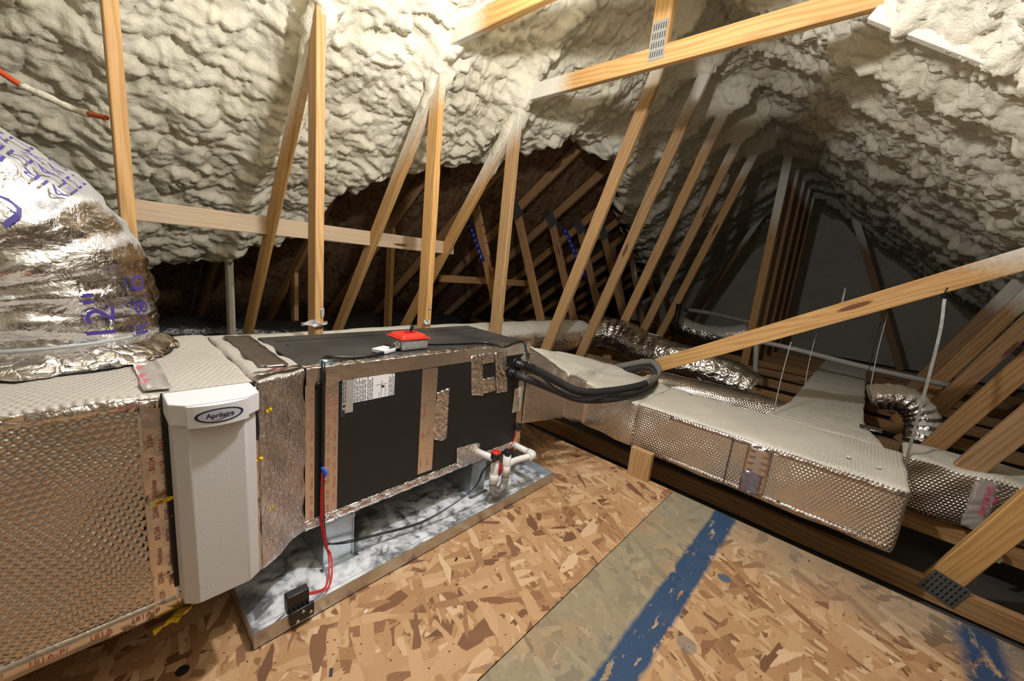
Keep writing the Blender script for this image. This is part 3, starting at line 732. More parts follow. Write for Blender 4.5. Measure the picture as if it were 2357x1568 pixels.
def stand(x0, x1, label):
    s = thing('support_stand', ((x0+x1)/2, 1.36, .0036), label, 'stand')
    g = G(); g.box((x0, 1.128, .0036), (x1, 1.1296, AZ0-.0022)); g.box((x0, 1.122, .0036), (x0+.003, 1.128, AZ0-.004)); g.box((x1-.003, 1.122, .0036), (x1, 1.128, AZ0-.004)); g.build('front_plate', 'galv', s)
    g = G(); g.box((x0, 1.1297, .0036), (x0+.0016, 1.60, AZ0-.0022)); g.box((x1-.0016, 1.1297, .0036), (x1, 1.60, AZ0-.0022)); g.build('side_rail', 'galv', s)
    g = G(); g.box((x0-.012, 1.104, .0036), (x1+.012, 1.1215, .0052)); g.build('foot_flange', 'galv', s)
    g = G(); g.box((x0-.001, 1.119, AZ0-.018), (x1+.001, 1.1219, AZ0-.012)); g.build('folded_lip', 'galv', s)
    return s
stand(.455, .556, 'galvanized support stand left, under the air handler, with a wire clip on it')
stand(1.088, 1.172, 'galvanized support stand right, beside the drain trap')

# ------------------------------------------------------------------ condensate trap
tr = thing('condensate_trap', (1.15, 1.02, .06), 'white plastic drain trap with red cap and cloudy U bend in the pan', 'drain trap')
YT = 1.02; XA, XB = 1.121, 1.194
inl = at_y(1098, 1040, AY0)
g = G(); g.tube([inl+Vector((0, .012, 0)), Vector((XA, YT+.002, .218))], .0145, 16); g.build('inlet_pipe', 'pvc', tr)
g = G(); g.tube([inl+Vector((0, .0, 0)), inl+(Vector((XA, YT, .218))-inl)*.10], .0165, 16); g.build('pipe_bushing', simple('cream_bushing', (.62, .56, .42), .5), tr)
g = G(); dirv = (Vector((XA, YT, .218))-inl)
put_text(g, 'SCH 40  3/4', inl+dirv*.2+Vector((-.004, -.0146, .003)), dirv, (0, .1, 1), .009); g.build('pipe_print', 'ink', tr)
g = G(); g.tube([(XA, YT, .118), (XA, YT, .150), (XA, YT, .152), (XA, YT, .238)], lambda t: .0175, 18); g.tube([(XA, YT, .112), (XA, YT, .152)], .020, 18); g.build('trap_tee', 'pvc', tr)
g = G(); g.tube([(XA, YT, .226), (XA, YT, .250)], .0225, 18); g.tube([(XA-.018, YT-.012, .232), (XA-.03, YT-.018, .230)], .008, 10); g.build('sensor_collar', 'black', tr)
g = G(); g.tube([(XA, YT, .250), (XA, YT, .254), (XA, YT, .256)], lambda t: .021 if t < .9 else .018, 20)
cp = g.build('red_cap', 'red', tr)
g = G(); put_text(g, 'EZ TRAP', (XA-.013, YT+.004, .2564), (1, 0, 0), (0, 1, 0), .006); g.prism([(XA-.005, YT-.011, .2563), (XA+.005, YT-.011, .2563), (XA, YT-.003, .2563)], (0, 0, .0003)); g.build('cap_print', 'ink', cp)
g = G(); vc = Vector((XA+.014, YT-.018, .178)); vn = Vector((.50, -.85, .12)).normalized()
g.tube([vc, vc+vn*.010, vc+vn*.0105], lambda t: .0175, 20); g.tube([vc+Vector((0, 0, .030)), vc-Vector((0, 0, .030))], .0055, 10)
rv = g.build('cleanout_valve', 'dark_red', tr)
g = G(); g.tube([vc+vn*.0108, vc+vn*.013], .0085, 16); g.build('valve_hub', 'red', rv)
ub = [(XA, YT, .118), (XA, YT, .095)]+[((XA+XB)/2-(XB-XA)/2*math.cos(a), YT, .088-.030*math.sin(a)) for a in np.linspace(0.05, PI-.05, 14)]+[(XB, YT, .095), (XB, YT, .13)]
g = G(); g.tube(ub, .0165, 16); g.build('clear_u_bend', 'clear', tr)
g = G(); g.tube([(XB, YT, .122), (XB, YT, .214)], .0178, 18); g.tube([(XB, YT, .122), (XB, YT, .166)], .0188, 18); g.build('riser_pipe', 'pvc', tr)
g = G(); g.tube([(XB, YT, .2142), (XB, YT, .240)], .0145, 16); g.build('float_sensor', 'black', tr)
EX = at_z(1229, 1047, .180); EZ = .180
g = G(); g.tube(spline([(XB+.01, YT, .168), (XB+.06, YT+.0, .171), (EX.x-.02, EX.y, EZ)], 4), .0142, 16); g.build('drain_pipe', 'pvc', tr)
g = G(); g.tube([(EX.x-.035, EX.y, EZ)]+[(EX.x-.016+.016*math.sin(a), EX.y+.016-.016*math.cos(a), EZ) for a in np.linspace(0, PI/2, 8)]+[(EX.x, EX.y+.036, EZ)], .0178, 16); g.build('drain_elbow', 'pvc', tr)
g = G(); g.tube([(EX.x, EX.y+.03, EZ), (EX.x+.002, EX.y+.20, EZ-.002)], .0142, 16); g.build('drain_pipe', 'pvc', tr)
g = G(); g.tube([(EX.x+.002, EX.y+.20, EZ-.002), (EX.x-.12, EX.y+.22, EZ-.01)], .0142, 14); g.build('drain_pipe', 'pvc', tr)
# red wire to the sensor, thin black pair to the stand
g = G(); q0 = at_y(1190, 990, AY0-.012); g.tube(spline([q0, q0.lerp(Vector((XB+.004, YT, .238)), .5)+Vector((.012, .006, -.012)), Vector((XB+.004, YT, .238))]), .0026, 8)
tag(g.build('red_wire', 'red_wire'), 'short red wire dropping from the black grommet to the drain trap', 'wire')
g = G()
for dx in (0, .006):
    g.tube(spline([(XA-.026, YT-.017, .231), (XA-.06, 1.03-dx, .185), (1.02, 1.045, .10), (.82, 1.08-dx, .035), (.62, 1.105, .055-dx), (.52, 1.108, .078-dx), (.468, 1.116, .090)]), .0022, 8)
tag(g.build('sensor_wire', 'cable'), 'thin black double wire sagging over the pan from the trap', 'wire')

# ------------------------------------------------------------------ float switch on the pan rim
fs = thing('float_switch', (.335, .968, .03), 'black float switch clamped on the front rim of the drain pan', 'float switch')
g = G(); g.box((.304, .9682-.012, .020), (.366, .9676, .060)); g.build('clamp_plate', 'black', fs, bevel=.003)
g = G(); g.box((.300, .966, .052), (.356, .992, .104)); g.build('switch_body', 'black', fs, bevel=.003)
g = G()
for k in range(5): g.box((.306+k*.011, .961, .058), (.309+k*.011, .970, .070))
g.build('clamp_rib', 'black', fs)
for (x, z) in ((.336, .050), (.356, .036), (.322, .027)):
    g = G(); g.tube([(x, .9566, z), (x, .9535, z), (x, .9525, z)], lambda t: .0046 if t < .8 else .003, 12); g.build('screw', 'steel', fs)
g = G(); g.tube([(.302, .978, .054), (.268, .990, .022)], .0022, 8); g.build('float_arm', 'steel', fs)
g = G(); g.tube([(.276, .983, .016), (.250, .996, .014)], .0115, 16); g.build('float', 'pvc', fs, bevel=.002)

# ------------------------------------------------------------------ power box on the cabinet
bx = thing('disconnect_switch', (.815, 1.26, AZ1+.002), 'red-covered metal switch box on top of the black cabinet', 'switch box')
bm_ = (.757, 1.2, .872, 1.305); Z0 = AZ1+.002
g = G(); g.box((bm_[0], bm_[1], Z0), (bm_[2], bm_[3], Z0+.040)); g.build('metal_box', 'grey_box', bx, bevel=.007, seg=3)
for k in range(3):
    g = G(); x = .784+k*.031; g.tube([(x, bm_[1]+.002, Z0+.020), (x, bm_[1]-.0012, Z0+.020)], .0125, 18); g.tube([(x, bm_[1]-.0012, Z0+.020), (x, bm_[1]-.002, Z0+.020)], .0095, 18); g.build('knockout', 'grey_box', bx)
g = G(); z = Z0+.041
g.hexa([(bm_[0]-.005, bm_[1]-.005, z), (bm_[2]+.005, bm_[1]-.005, z), (bm_[2]+.005, bm_[3]+.005, z), (bm_[0]-.005, bm_[3]+.005, z)]+[(bm_[0]-.005, bm_[1]-.005, z+.004), (bm_[2]+.005, bm_[1]-.005, z+.004), (bm_[2]+.005, bm_[3]+.005, z+.004), (bm_[0]-.005, bm_[3]+.005, z+.004)])
g.hexa([(bm_[0]+.003, bm_[1]+.003, z+.004), (bm_[2]-.003, bm_[1]+.003, z+.004), (bm_[2]-.003, bm_[3]-.003, z+.004), (bm_[0]+.003, bm_[3]-.003, z+.004)]+[(bm_[0]+.014, bm_[1]+.014, z+.017), (bm_[2]-.014, bm_[1]+.014, z+.017), (bm_[2]-.014, bm_[3]-.014, z+.017), (bm_[0]+.014, bm_[3]-.014, z+.017)])
g.build('red_cover', 'red', bx, bevel=.003)
g = G(); g.box((.800, 1.238, z+.0175), (.838, 1.262, z+.0205)); g.build('switch_frame', 'dark_red', bx)
g = G(); g.obox((.826, 1.25, z+.031), (.0055, 0, .0015), (0, .0055, 0), (.004, 0, .013)); g.build('toggle', 'black', bx, bevel=.002)
g = G(); g.tube([(bm_[0], 1.222, Z0+.020), (bm_[0]-.007, 1.222, Z0+.020), (bm_[0]-.008, 1.222, Z0+.02), (bm_[0]-.022, 1.222, Z0+.020)], lambda t: .015 if t < .4 else .0115, 14); g.box((bm_[0]-.02, 1.206, Z0+.012), (bm_[0]-.008, 1.210, Z0+.034)); g.build('cable_clamp', 'steel', bx)
g = G(); z = AZ1+.0018
c = at_z(884, 803, AZ1+.012); g.obox((c.x, c.y, z+.0065), (.029, .012, 0), (-.011, .026, 0), (0, 0, .0063))
tag(g.build('small_white_block', 'hum_white', bevel=.002), 'small white plastic block left of the red switch box', 'block')
# power cables
def cable(name, P, r, label, mat='cable', n=8, cat='cable'):
    g = G(); g.tube(spline(P, n), r, 10); return tag(g.build(name, mat), label, cat)
zt = AZ1+.0075
cable('power_cable', [(.735, 1.222, Z0+.020), (.70, 1.205, zt), (.63, 1.178, zt), (.56, 1.178, zt), (.50, 1.185, zt+.006), (.468, 1.165, zt+.012), (.452, 1.130, zt), (.450, 1.116, .66), (.449, 1.117, .60), (.4495, 1.1175, .45), (.4495, 1.1175, .36)], .0056, 'black power cable from the red switch box over the cabinet edge and down')
cable('power_cable', [(.872, 1.262, Z0+.02), (.90, 1.258, zt), at_z(1060, 790, zt), at_z(1120, 789, zt), at_z(1160, 798, zt), (1.335, 1.118, zt+.004), at_z(1217, 836, .625), at_z(1250, 870, .56), at_z(1290, 903, .485), at_z(1330, 915, .45), at_z(1390, 911, .43)], .0056, 'black power cable leaving the red switch box to the right and joining the hoses')
g = G(); g.tube([(.452, 1.140, zt+.006), (.484, 1.150, zt-.001)], .0085, 10); g.box((.462, 1.138, AZ1+.0008), (.498, 1.158, AZ1+.0032))
tag(g.build('cable_strap', simple('blue_zinc', (.50, .62, .72), .3, .9)), 'shiny metal strap holding the black cable at the cabinet corner', 'strap')
# control wires down the stand
g = G()
g.tube(spline([(.447, 1.1165, .352), (.4445, 1.1165, .28), (.446, 1.1165, .17), (.457, 1.114, .095), (.466, 1.110, .06), (.455, 1.075, .03), (.425, 1.03, .018), (.375, .998, .055), (.356, .985, .078)]), .0026, 8)
g.tube(spline([(.4455, 1.1135, .350), (.4475, 1.1135, .29), (.4495, 1.114, .18), (.461, 1.110, .09), (.471, 1.105, .058), (.461, 1.068, .028), (.430, 1.022, .018), (.378, .993, .052), (.357, .981, .073)]), .0026, 8)
tag(g.build('red_control_wire', 'red_wire'), 'pair of red wires running down the stand to the float switch', 'wire')
g = G(); g.tube(spline([(.4515, 1.1165, .35), (.4525, 1.1165, .25), (.455, 1.1165, .17), (.4615, 1.113, .10), (.466, 1.112, .09)]), .0026, 8)
tag(g.build('black_control_wire', 'cable'), 'black wire beside the red pair at the left stand', 'wire')
for k, (p_, q_) in enumerate((((.4475, 1.114, .372), (.4505, 1.113, .350)), ((.459, 1.113, .356), (.4515, 1.113, .335)))):
    g = G(); g.tube([p_, q_], .0052, 10); tag(g.build('crimp_connector', 'blue'), ['upper blue crimp connector, upright on the cable end', 'lower blue crimp connector, tilted beside the red wires'][k], 'connector')
g = G(); g.obox((.468, 1.1195, .084), (.010, 0, .004), (0, .0012, 0), (-.003, 0, .009)); g.tube([(.474, 1.1195, .094), (.474, 1.1165, .094)], .004, 10)
tag(g.build('wire_clip', 'steel'), 'small steel wire clip on the left stand', 'clip')
for k, z in enumerate((.318, .195)):
    g = G(); g.tube([Vector((.449+.0085*math.cos(a), 1.1165+.0065*math.sin(a), z+.002*math.sin(a))) for a in np.linspace(0, 2*PI, 14, endpoint=False)], .0014, 6, closed=True)
    tag(g.build('cable_tie', 'black'), ['black cable tie round the wires below the blue connectors', 'black cable tie round the wires near the bottom edge of the cabinet'][k], 'cable tie')

# ------------------------------------------------------------------ refrigerant lines
def hose(name, P, r, label, mats, split):
    pts = spline(P, 10); n = len(pts); g = G(); k = int(n*split)
    g.tube(pts[:k+1], r, 16, 0); g.tube(pts[k:], r*1.02, 16, 1); return tag(g.build(name, mats), label, 'insulated pipe')
LP = at_z(1512, 862, .47)
H1 = [P1+Vector((0, .004, 0)), P1+Vector((.02, -.022, -.008))]+[at_z(*q) for q in ((1240, 856, .545), (1284, 879, .49), (1322, 898, .45), (1360, 904, .43), (1399, 901, .42), (1446, 894, .42), (1485, 884, .43))]
H1 += [at_x(*q) for q in ((1509, 868, 2.40), (1514, 848, 2.455), (1500, 834, 2.47), (1475, 835, 2.465), (1437, 842, 2.455), (1404, 849, 2.44))]+[Vector((2.39, 1.38, .33)), Vector((2.34, 1.55, .25))]
o = hose('refrigerant_line', H1, .0215, 'thick black insulated pipe, upper of the looped pair over the duct', ['rubber', 'rubber_dust'], .50)
H2 = [P0+Vector((0, .004, 0)), P0+Vector((.02, -.022, -.008))]+[at_z(*q) for q in ((1207, 870, .553), (1246, 886, .515), (1284, 902, .465), (1322, 917, .422), (1360, 922, .405), (1399, 920, .398), (1446, 913, .398), (1485, 901, .403))]
H2 += [at_x(*q) for q in ((1507, 884, 2.35), (1507, 862, 2.40), (1496, 848, 2.42), (1475, 846, 2.425), (1437, 855, 2.42), (1404, 862, 2.41))]+[Vector((2.37, 1.36, .29)), Vector((2.30, 1.53, .22))]
hose('refrigerant_line', H2, .0165, 'thinner black insulated pipe, lower of the looped pair over the duct', ['rubber', 'rubber'], .6)
for (P, r, lab) in ((H1, .024, 'black tape wrap on the upper looped pipe at the cabinet'), (H2, .0195, 'black tape wrap on the lower looped pipe at the cabinet')):
    pts = spline(P, 10)[2:17]; g = G(); rj = random.Random(len(P))
    g.tube(pts, r, 14, jit=lambda i, k, q: q*(1+.08*math.sin(i*2.1+k))); tag(g.build('pipe_tape', 'black'), lab, 'tape')
g = G(); zc = at_x(1473, 838, 2.452); 
for off in (0, .03):
    g.tube([zc+Vector((off+.010*math.sin(a), .0+.028*math.cos(a)*.6, -.015+.046*math.sin(a))) for a in np.linspace(0, 2*PI, 18, endpoint=False)], .0028, 6, closed=True)
tag(g.build('cable_tie', 'zip'), 'grey cable tie round the far side of the pipe loop', 'cable tie')
cable('signal_cable', [at_z(1392, 911, .425), at_z(1446, 906, .425), at_z(1487, 893, .43), at_x(1512, 874, 2.38), at_x(1512, 856, 2.42), at_x(1498, 841, 2.44), at_x(1475, 841, 2.445), at_x(1437, 849, 2.44)], .005, 'thin black cable taped along the looped pipes')
#PART3
def loft(g, bot, top, mi=0):
    n = len(bot); bot = [Vector(p) for p in bot]; top = [Vector(p) for p in top]; o = len(g.v)
    fs = [tuple(t)[::-1] for t in tessellate_polygon([[Vector((p.x, p.y, 0)) for p in bot]])]+[tuple(i+n for i in t) for t in tessellate_polygon([[Vector((p.x, p.y, 0)) for p in top]])]
    for i in range(n): j = (i+1) % n; fs.append((i, j, j+n, i+n))
    return g.add(bot+top, fs, mi)
# ------------------------------------------------------------------ supply plenum at the left
PY, PZ0, PZ1 = 1.03, .165, .700
pl = thing('duct_plenum', (-.4, 1.3, PZ0), 'large foil bubble-wrapped duct box at the left of the black cabinet', 'duct')
g = G(); g.box((-1.25, PY, PZ0), (.2585, 1.60, PZ1)); g.build('wrapped_box', 'plenum_foil', pl, bevel=.016, seg=3, sub=.035, noise=(.0035, 17))
g = G(); loft(g, [(.259, PY+.001, PZ0), (.4035, 1.124, PZ0+.002), (.4035, 1.592, PZ0+.002), (.259, 1.60, PZ0)], [(.259, PY+.001, PZ1), (.4035, 1.124, AZ1+.004), (.4035, 1.592, AZ1+.004), (.259, 1.60, PZ1)])
g.build('transition_wrap', 'creased', pl, bevel=.012, seg=2, sub=.03, noise=(.005, 24))
def plen_strip(x0, x1, z0, z1, words, lines, mat='tape'):
    o = yrect('tape_strip', x0, x1, z0, z1, .0045, .0012, mat, pl, PY, noise=(.0008, 45))
    for k, x in enumerate(lines): tape_print(o, PY-.0065, x, z0+.03+.04*k, z1-.02, words=words, k0=k, size=.0135)
    return o
plen_strip(.050, .094, .175, .685, ('01/24', '324A', 'Nashua'), (.070, .088))
plen_strip(.232, .2585, .18, .685, ('324A', '01/24', 'Nashua'), (.243, .255))
g = G(); g.box((-.9, PY-.004, PZ1-.03), (.259, PY-.0028, PZ1-.006)); o = g.build('tape_strip', 'tape_crumple', pl, sub=.02, noise=(.0016, 70))
tape_print_h(o, PY-.0062, .02, .22, PZ1-.022, ('Nashua', '324A'), .012)
g = G(); g.hexa([(-.9, PY-.004, PZ0+.012), (.24, PY-.004, PZ0+.012), (.24, PY-.0028, PZ0+.012), (-.9, PY-.0028, PZ0+.012), (-.9, PY-.004, PZ0+.05), (.24, PY-.004, PZ0+.05), (.24, PY-.0028, PZ0+.05), (-.9, PY-.0028, PZ0+.05)]); o = g.build('tape_strip', 'tape', pl, sub=.03, noise=(.001, 40))
tape_print_h(o, PY-.0062, -.2, .20, PZ0+.022, ('181A-P', '181A-P/', '181A'), .016)
g = G(); zt_ = PZ1+.0045
for (a, b_) in (((.066, 1.06), (.09, 1.30)),): g.obox((.085, 1.17, zt_), (.022, 0, 0), (.0, .13, 0), (0, 0, .0005))
o = g.build('tape_strip', 'clear_tape', pl, sub=.03, noise=(.0014, 40), label='clear tape with pink print')
g = G()
for y in (1.08, 1.13, 1.20): put_text(g, 'TAPE', (.07, y, zt_+.003), (.3, 1, 0), (-1, .3, 0), .018)
g.build('tape_print', 'pink_ink', o)
g = G(); g.obox((.335, 1.10, AZ1+.0175), (.07, .045, -.008), (-.006, .011, 0), (0, 0, .0005)); o = g.build('tape_strip', 'tape_crumple', pl, sub=.02, noise=(.002, 60))
g = G(); put_text(g, 'TAPE', (.31, 1.085, AZ1+.022), (.8, .5, -.08), (-.5, .8, 0), .017); g.build('tape_print', 'pink_ink', o)
g = G(); g.obox((.333, 1.35, AZ1+.0165), (.038, 0, -.002), (.004, .21, 0), (0, 0, .0006)); g.build('tape_strip', simple('bare_dark_foil', (.30, .27, .25), .3, .9), pl, sub=.03, noise=(.0012, 60), label='dark bare foil strip where the dust is wiped off')

# ------------------------------------------------------------------ humidifier
hu = thing('humidifier', (.163, .975, .245), 'tall grey white humidifier cover with an oval maker badge on the plenum', 'humidifier')
def shell(zb, zt_, k, extra=0.):
    P = [(.094, .944), (.116, .926-extra), (.210, .927-extra), (.234, .944)]; c = (.164, .985)
    P = [(c[0]+(x-c[0])*k, c[1]+(y-c[1])*k) for x, y in P]
    P = [(P[0][0], 1.012)]+P+[(P[3][0], 1.012)]
    g = G(); loft(g, [(x, y, zb) for x, y in P], [(x, y, zt_) for x, y in P]); return g
shell(.245, .668, 1.).build('cover_body', 'hum', hu, bevel=.0022, seg=2)
P = [(.088, 1.012), (.088, .938), (.112, .917), (.214, .917), (.240, .938), (.240, 1.012)]
g = G(); loft(g, [(x, y, .660) for x, y in P], [(x, y, .704) for x, y in P]); g.build('cover_cap', 'hum_white', hu, bevel=.0025, seg=2)
g = G()                                        # badge plate bowed outwards
nb = 10; bb, tt = [], []
for k in range(nb+1):
    u = k/nb; x = .1125+(.2145-.1125)*u; y = .9165-.011*(1-(2*u-1)**2)-.0015; bb.append((x, y)); 
poly = bb+[(.2145, .9172), (.1125, .9172)]
loft(g, [(x, y, .656) for x, y in poly], [(x, y, .700) for x, y in poly]); bp = g.build('badge_plate', 'hum_white', hu)
def bow(u, v, off):                             # u, v in metres about the badge centre
    t = (u+.051)/.102; return Vector((.1635+u, .9165-.011*(1-(2*t-1)**2)-.0015-off, .6775+v))
def ell(a, b_, off, mi, g):
    R = [(r*math.cos(t), r*math.sin(t)) for r in (0.001, .35, .7, 1.) for t in np.linspace(0, 2*PI, 36, endpoint=False)]
    fs = []
    for r in range(3):
        for k in range(36): k2 = (k+1) % 36; fs.append((r*36+k, r*36+k2, (r+1)*36+k2, (r+1)*36+k))
    g.add([bow(x*a, y*b_, off) for x, y in R], fs, mi)
g = G(); ell(.0405, .0150, .0005, 0, g); g.build('badge_oval', 'navy', bp)
g = G(); ell(.0355, .0122, .0009, 0, g); g.build('badge_field', 'oval', bp)
g = G(); vs, fs, wd = text2d('Aprilaire', .022); k = .047/wd
g.add([bow(-.0235+x*k, -.0035+y*.0135, .0013) for x, y in vs], fs)
sw = [(-.016+.038*t, -.0065+.0026*math.sin(t*PI*1.6-2.4)) for t in np.linspace(0, 1, 14)]
g.add([bow(x, y, .0013) for x, y in sw]+[bow(x, y-.0012*math.sin(PI*i/13)-.0002, .0013) for i, (x, y) in enumerate(sw)], [(i+14, i+15, i+1, i) for i in range(13)])
g.build('badge_lettering', 'navy', bp)
g = G(); g.box((.086, 1.0125, .243), (.250, 1.0245, .70)); g.build('back_gasket', 'gap', hu)
g = G(); g.tube(spline([(.247, 1.008, .655), (.251, 1.0, .60), (.250, 1.005, .56)], 5), .004, 8); g.build('wire_loop', 'cable', hu)

# ------------------------------------------------------------------ flexible duct elbow on the plenum
fe = thing('flexible_duct_elbow', (-.085, 1.46, PZ1), 'big shiny foil flexible duct elbow rising from the plenum at the left', 'duct')
BC = Vector((-.085, 1.475, 0)); RB = .212
cp_ = [(-.085, 1.475, .715), (-.082, 1.475, .79), (-.085, 1.475, .875), (-.115, 1.47, .95), (-.19, 1.462, 1.01), (-.33, 1.452, 1.045), (-.6, 1.44, 1.06), (-.95, 1.44, 1.08), (-1.4, 1.44, 1.10)]
pts = spline(cp_, 9); g = G()
rg = random.Random(5); wr = [[rg.uniform(-1, 1) for _ in range(3)] for _ in range(60)]
def wrink(i, k, q):
    a = 2*PI*k/72
    rip = .0045*math.sin(i*.9+1.2*math.sin(3*a)+.6*math.sin(7*a))+.0028*math.sin(i*2.3+4*a)+.003*math.sin(11*a+i*.35)
    base = q*(1-.10*max(0, 1-i/5)) 
    return base+rip*(1 if i > 2 else .4)
g.tube(pts, RB, 72, jit=wrink); frames_e = g.frames
g.build('foil_jacket', 'boot_foil', fe)
g = G(); n = 72
for k, (r, z) in enumerate(((.188, .742), (.222, .730), (.240, .716), (.252, .7065), (.249, .7042))):
    for j in range(n):
        a = 2*PI*j/n; rr_ = r+(.010*math.sin(7*a+1)+.007*math.sin(17*a+k)+.006*math.sin(29*a))*(k > 0); zz = z+(.004*math.sin(13*a+k*2))*(0 < k < 4)
        g.v.append((BC.x+rr_*math.cos(a), BC.y+rr_*math.sin(a), zz))
for k in range(4):
    for j in range(n): j2 = (j+1) % n; g.f.append([k*n+j, (k+1)*n+j, (k+1)*n+j2, k*n+j2]); g.m.append(0); g.sm.append(True)
g.build('crumpled_collar', 'foil', fe, label='crumpled foil collar spread on the plenum top')
g = G(); g.tube([BC+Vector((0, 0, PZ1+.0005)), BC+Vector((0, 0, PZ1+.0055))], .248, 40); g.build('black_gasket', 'gap', fe)
g = G(); pts2 = []
for t in np.linspace(0, 1, 20):
    a = -1.9+1.5*t; rr_ = .2135; pts2.append((BC.x+rr_*math.cos(a), BC.y+rr_*math.sin(a), .752+.012*t))
g.tube(pts2, .0045, 8); g.build('band_tie', 'zip', fe)
def wrap_text(g, frames, rad, st, i0, adeg, size, flip=1, along=True):
    """print lettering on a round duct; i0 = ring index, adeg = degrees from the camera-facing line"""
    vs, fs, wd = text2d(st); out = []
    for x, y in vs:
        u, v = (x*size, y*size*flip) if along else (y*size*flip, x*size)
        s_ = i0; rem = u
        seglen = (frames[min(len(frames)-1, i0+1)][0]-frames[i0][0]).length
        f = i0+rem/max(seglen, 1e-6); i = max(0, min(len(frames)-2, int(math.floor(f)))); t = f-i
        c = frames[i][0].lerp(frames[i+1][0], t); nx = frames[i][1].lerp(frames[i+1][1], t).normalized(); ny = frames[i][2].lerp(frames[i+1][2], t).normalized()
        d = Vector(O0)-c; a0 = math.atan2(d.dot(ny), d.dot(nx)); a = a0+math.radians(adeg)+v/rad
        out.append(c+(nx*math.cos(a)+ny*math.sin(a))*(rad+.004))
    g.add(out, fs)
def duct_print(parent, frames, rad, items, mat):
    for st, i0, ad, size, fl, al in items:
        g = G(); wrap_text(g, frames, rad, st, i0, ad, size, fl, al); g.build('duct_print', mat, parent)
duct_print(fe, frames_e, RB+.007, [('12"', 8, 30, .075, -1, True), ('R-8.0', 7, 52, .055, -1, True), ('LISTED', 35, 22, .042, -1, True), ('UL', 31, 20, .07, -1, True), ('AIR DUCT  CLASS 1', 30, 42, .026, -1, True), ('FLAME SPREAD 25  SMOKE 50', 30, 50, .022, -1, True), ('MAX VELOCITY 5000 FPM', 30, 57, .022, -1, True), ('DO NOT USE ABOVE 250 F', 30, 64, .022, -1, True)], 'blue_ink')
g = G()
for k in range(3):
    c = frames_e[38][0]
# ------------------------------------------------------------------ long duct behind the cabinet
d1 = thing('round_duct', (1.8, 2.125, .27), 'long dusty round insulated duct lying behind the cabinet and the posts', 'duct')
g = G(); P = spline([(-.4, 2.12, .43), (.6, 2.125, .425), (1.4, 2.12, .43), (2.2, 2.125, .42), (2.9, 2.11, .415), (3.35, 2.07, .41)], 12)
g.tube(P, .152, 40, jit=lambda i, k, q: q*(1+.018*math.sin(i*1.3+k*.5)+.012*math.sin(k*1.7+i*.4)+.012*math.sin(k*3+i))); fr1 = g.frames
g.build('foil_jacket', 'foil_dust', d1)
duct_print(d1, fr1, .153, [('R-8', 34, 25, .06, -1, True)], 'ink')
d2 = thing('flexible_duct', (3.3, 1.3, .2), 'dark crinkled foil flexible duct winding behind the leaning webs', 'duct')
P = spline([(3.44, 2.06, .43), (3.58, 1.92, .46), (3.60, 1.70, .44), (3.50, 1.48, .40), (3.42, 1.2, .37), (3.44, .95, .35), (3.48, .72, .31), (3.50, .55, .24)], 9)
g = G(); g.tube(P, .15, 44, jit=lambda i, k, q: q*(1+.05*math.sin(i*1.7+.8*math.sin(k*.4))+.03*math.sin(k*1.1+i*.6)+.02*math.sin(k*2.3))); fr2 = g.frames
g.build('foil_jacket', 'foil', d2)
duct_print(d2, fr2, .158, [('8"', 34, 20, .06, -1, True), ('R-8.0', 32, -5, .06, -1, True)], 'ink')
g = G(); g.add([frames_p for frames_p in [fr2[30][0]+Vector((-.02, .03, .158)), fr2[30][0]+Vector((.015, .03, .160)), fr2[31][0]+Vector((.015, -.04, .160)), fr2[31][0]+Vector((-.02, -.04, .158))]], [(0, 1, 2, 3)]); g.build('paper_sticker', 'white', d2)
d3 = thing('small_round_duct', (2.85, .95, .16), 'small bubble-foil round duct running beside the long trunk behind the brace', 'duct')
g = G(); g.tube(spline([(2.78, 1.62, .265), (2.78, 1.25, .265), (2.80, .9, .27), (2.88, .60, .265), (2.95, .40, .25), (2.98, .27, .235)], 8), .112, 32, jit=lambda i, k, q: q*(1+.012*math.sin(i*1.1+k))); fr3 = g.frames; g.build('foil_jacket', 'bubble', d3)
duct_print(d3, fr3, .114, [('TAPE', 34, 10, .05, -1, False)], 'pink_ink')
d4 = thing('curved_flexible_duct', (3.35, -.3, .2), 'curved grey flexible duct looping out from the far trunk at the right', 'duct')
g = G(); g.tube(spline([(3.42, -.135, .42), (3.43, -.21, .45), (3.44, -.29, .45), (3.44, -.36, .40), (3.42, -.40, .32), (3.38, -.41, .22)], 8), .085, 32, jit=lambda i, k, q: q*(1+.04*math.sin(i*1.6+.5*math.sin(k*.6))+.02*math.sin(k*1.3))); g.build('foil_jacket', 'foil_dust', d4)
d5 = thing('far_flexible_duct', (5.9, 1.5, .3), 'sagging pale flexible duct far back beside the king post', 'duct')
g = G(); g.tube(spline([(5.85, 2.02, .45), (5.83, 1.8, .38), (5.82, 1.55, .36), (5.84, 1.3, .39), (5.88, 1.08, .47)], 8), .13, 28, jit=lambda i, k, q: q*(1+.03*math.sin(i*1.4)+.02*math.sin(k*1.3+i))); g.build('foil_jacket', 'foil_dust', d5)
d6 = thing('black_flexible_duct', (1.2, 3.85, .05), 'dark flexible duct low in the eave behind the left webs', 'duct')
g = G(); g.tube(spline([(-.6, 3.9, .22), (.5, 3.88, .24), (1.3, 3.75, .2), (2.2, 3.85, .24), (3.2, 3.8, .2)], 9), .14, 26, jit=lambda i, k, q: q*(1+.05*math.sin(i*1.6+k*.3))); g.build('foil_jacket', 'black_duct', d6)

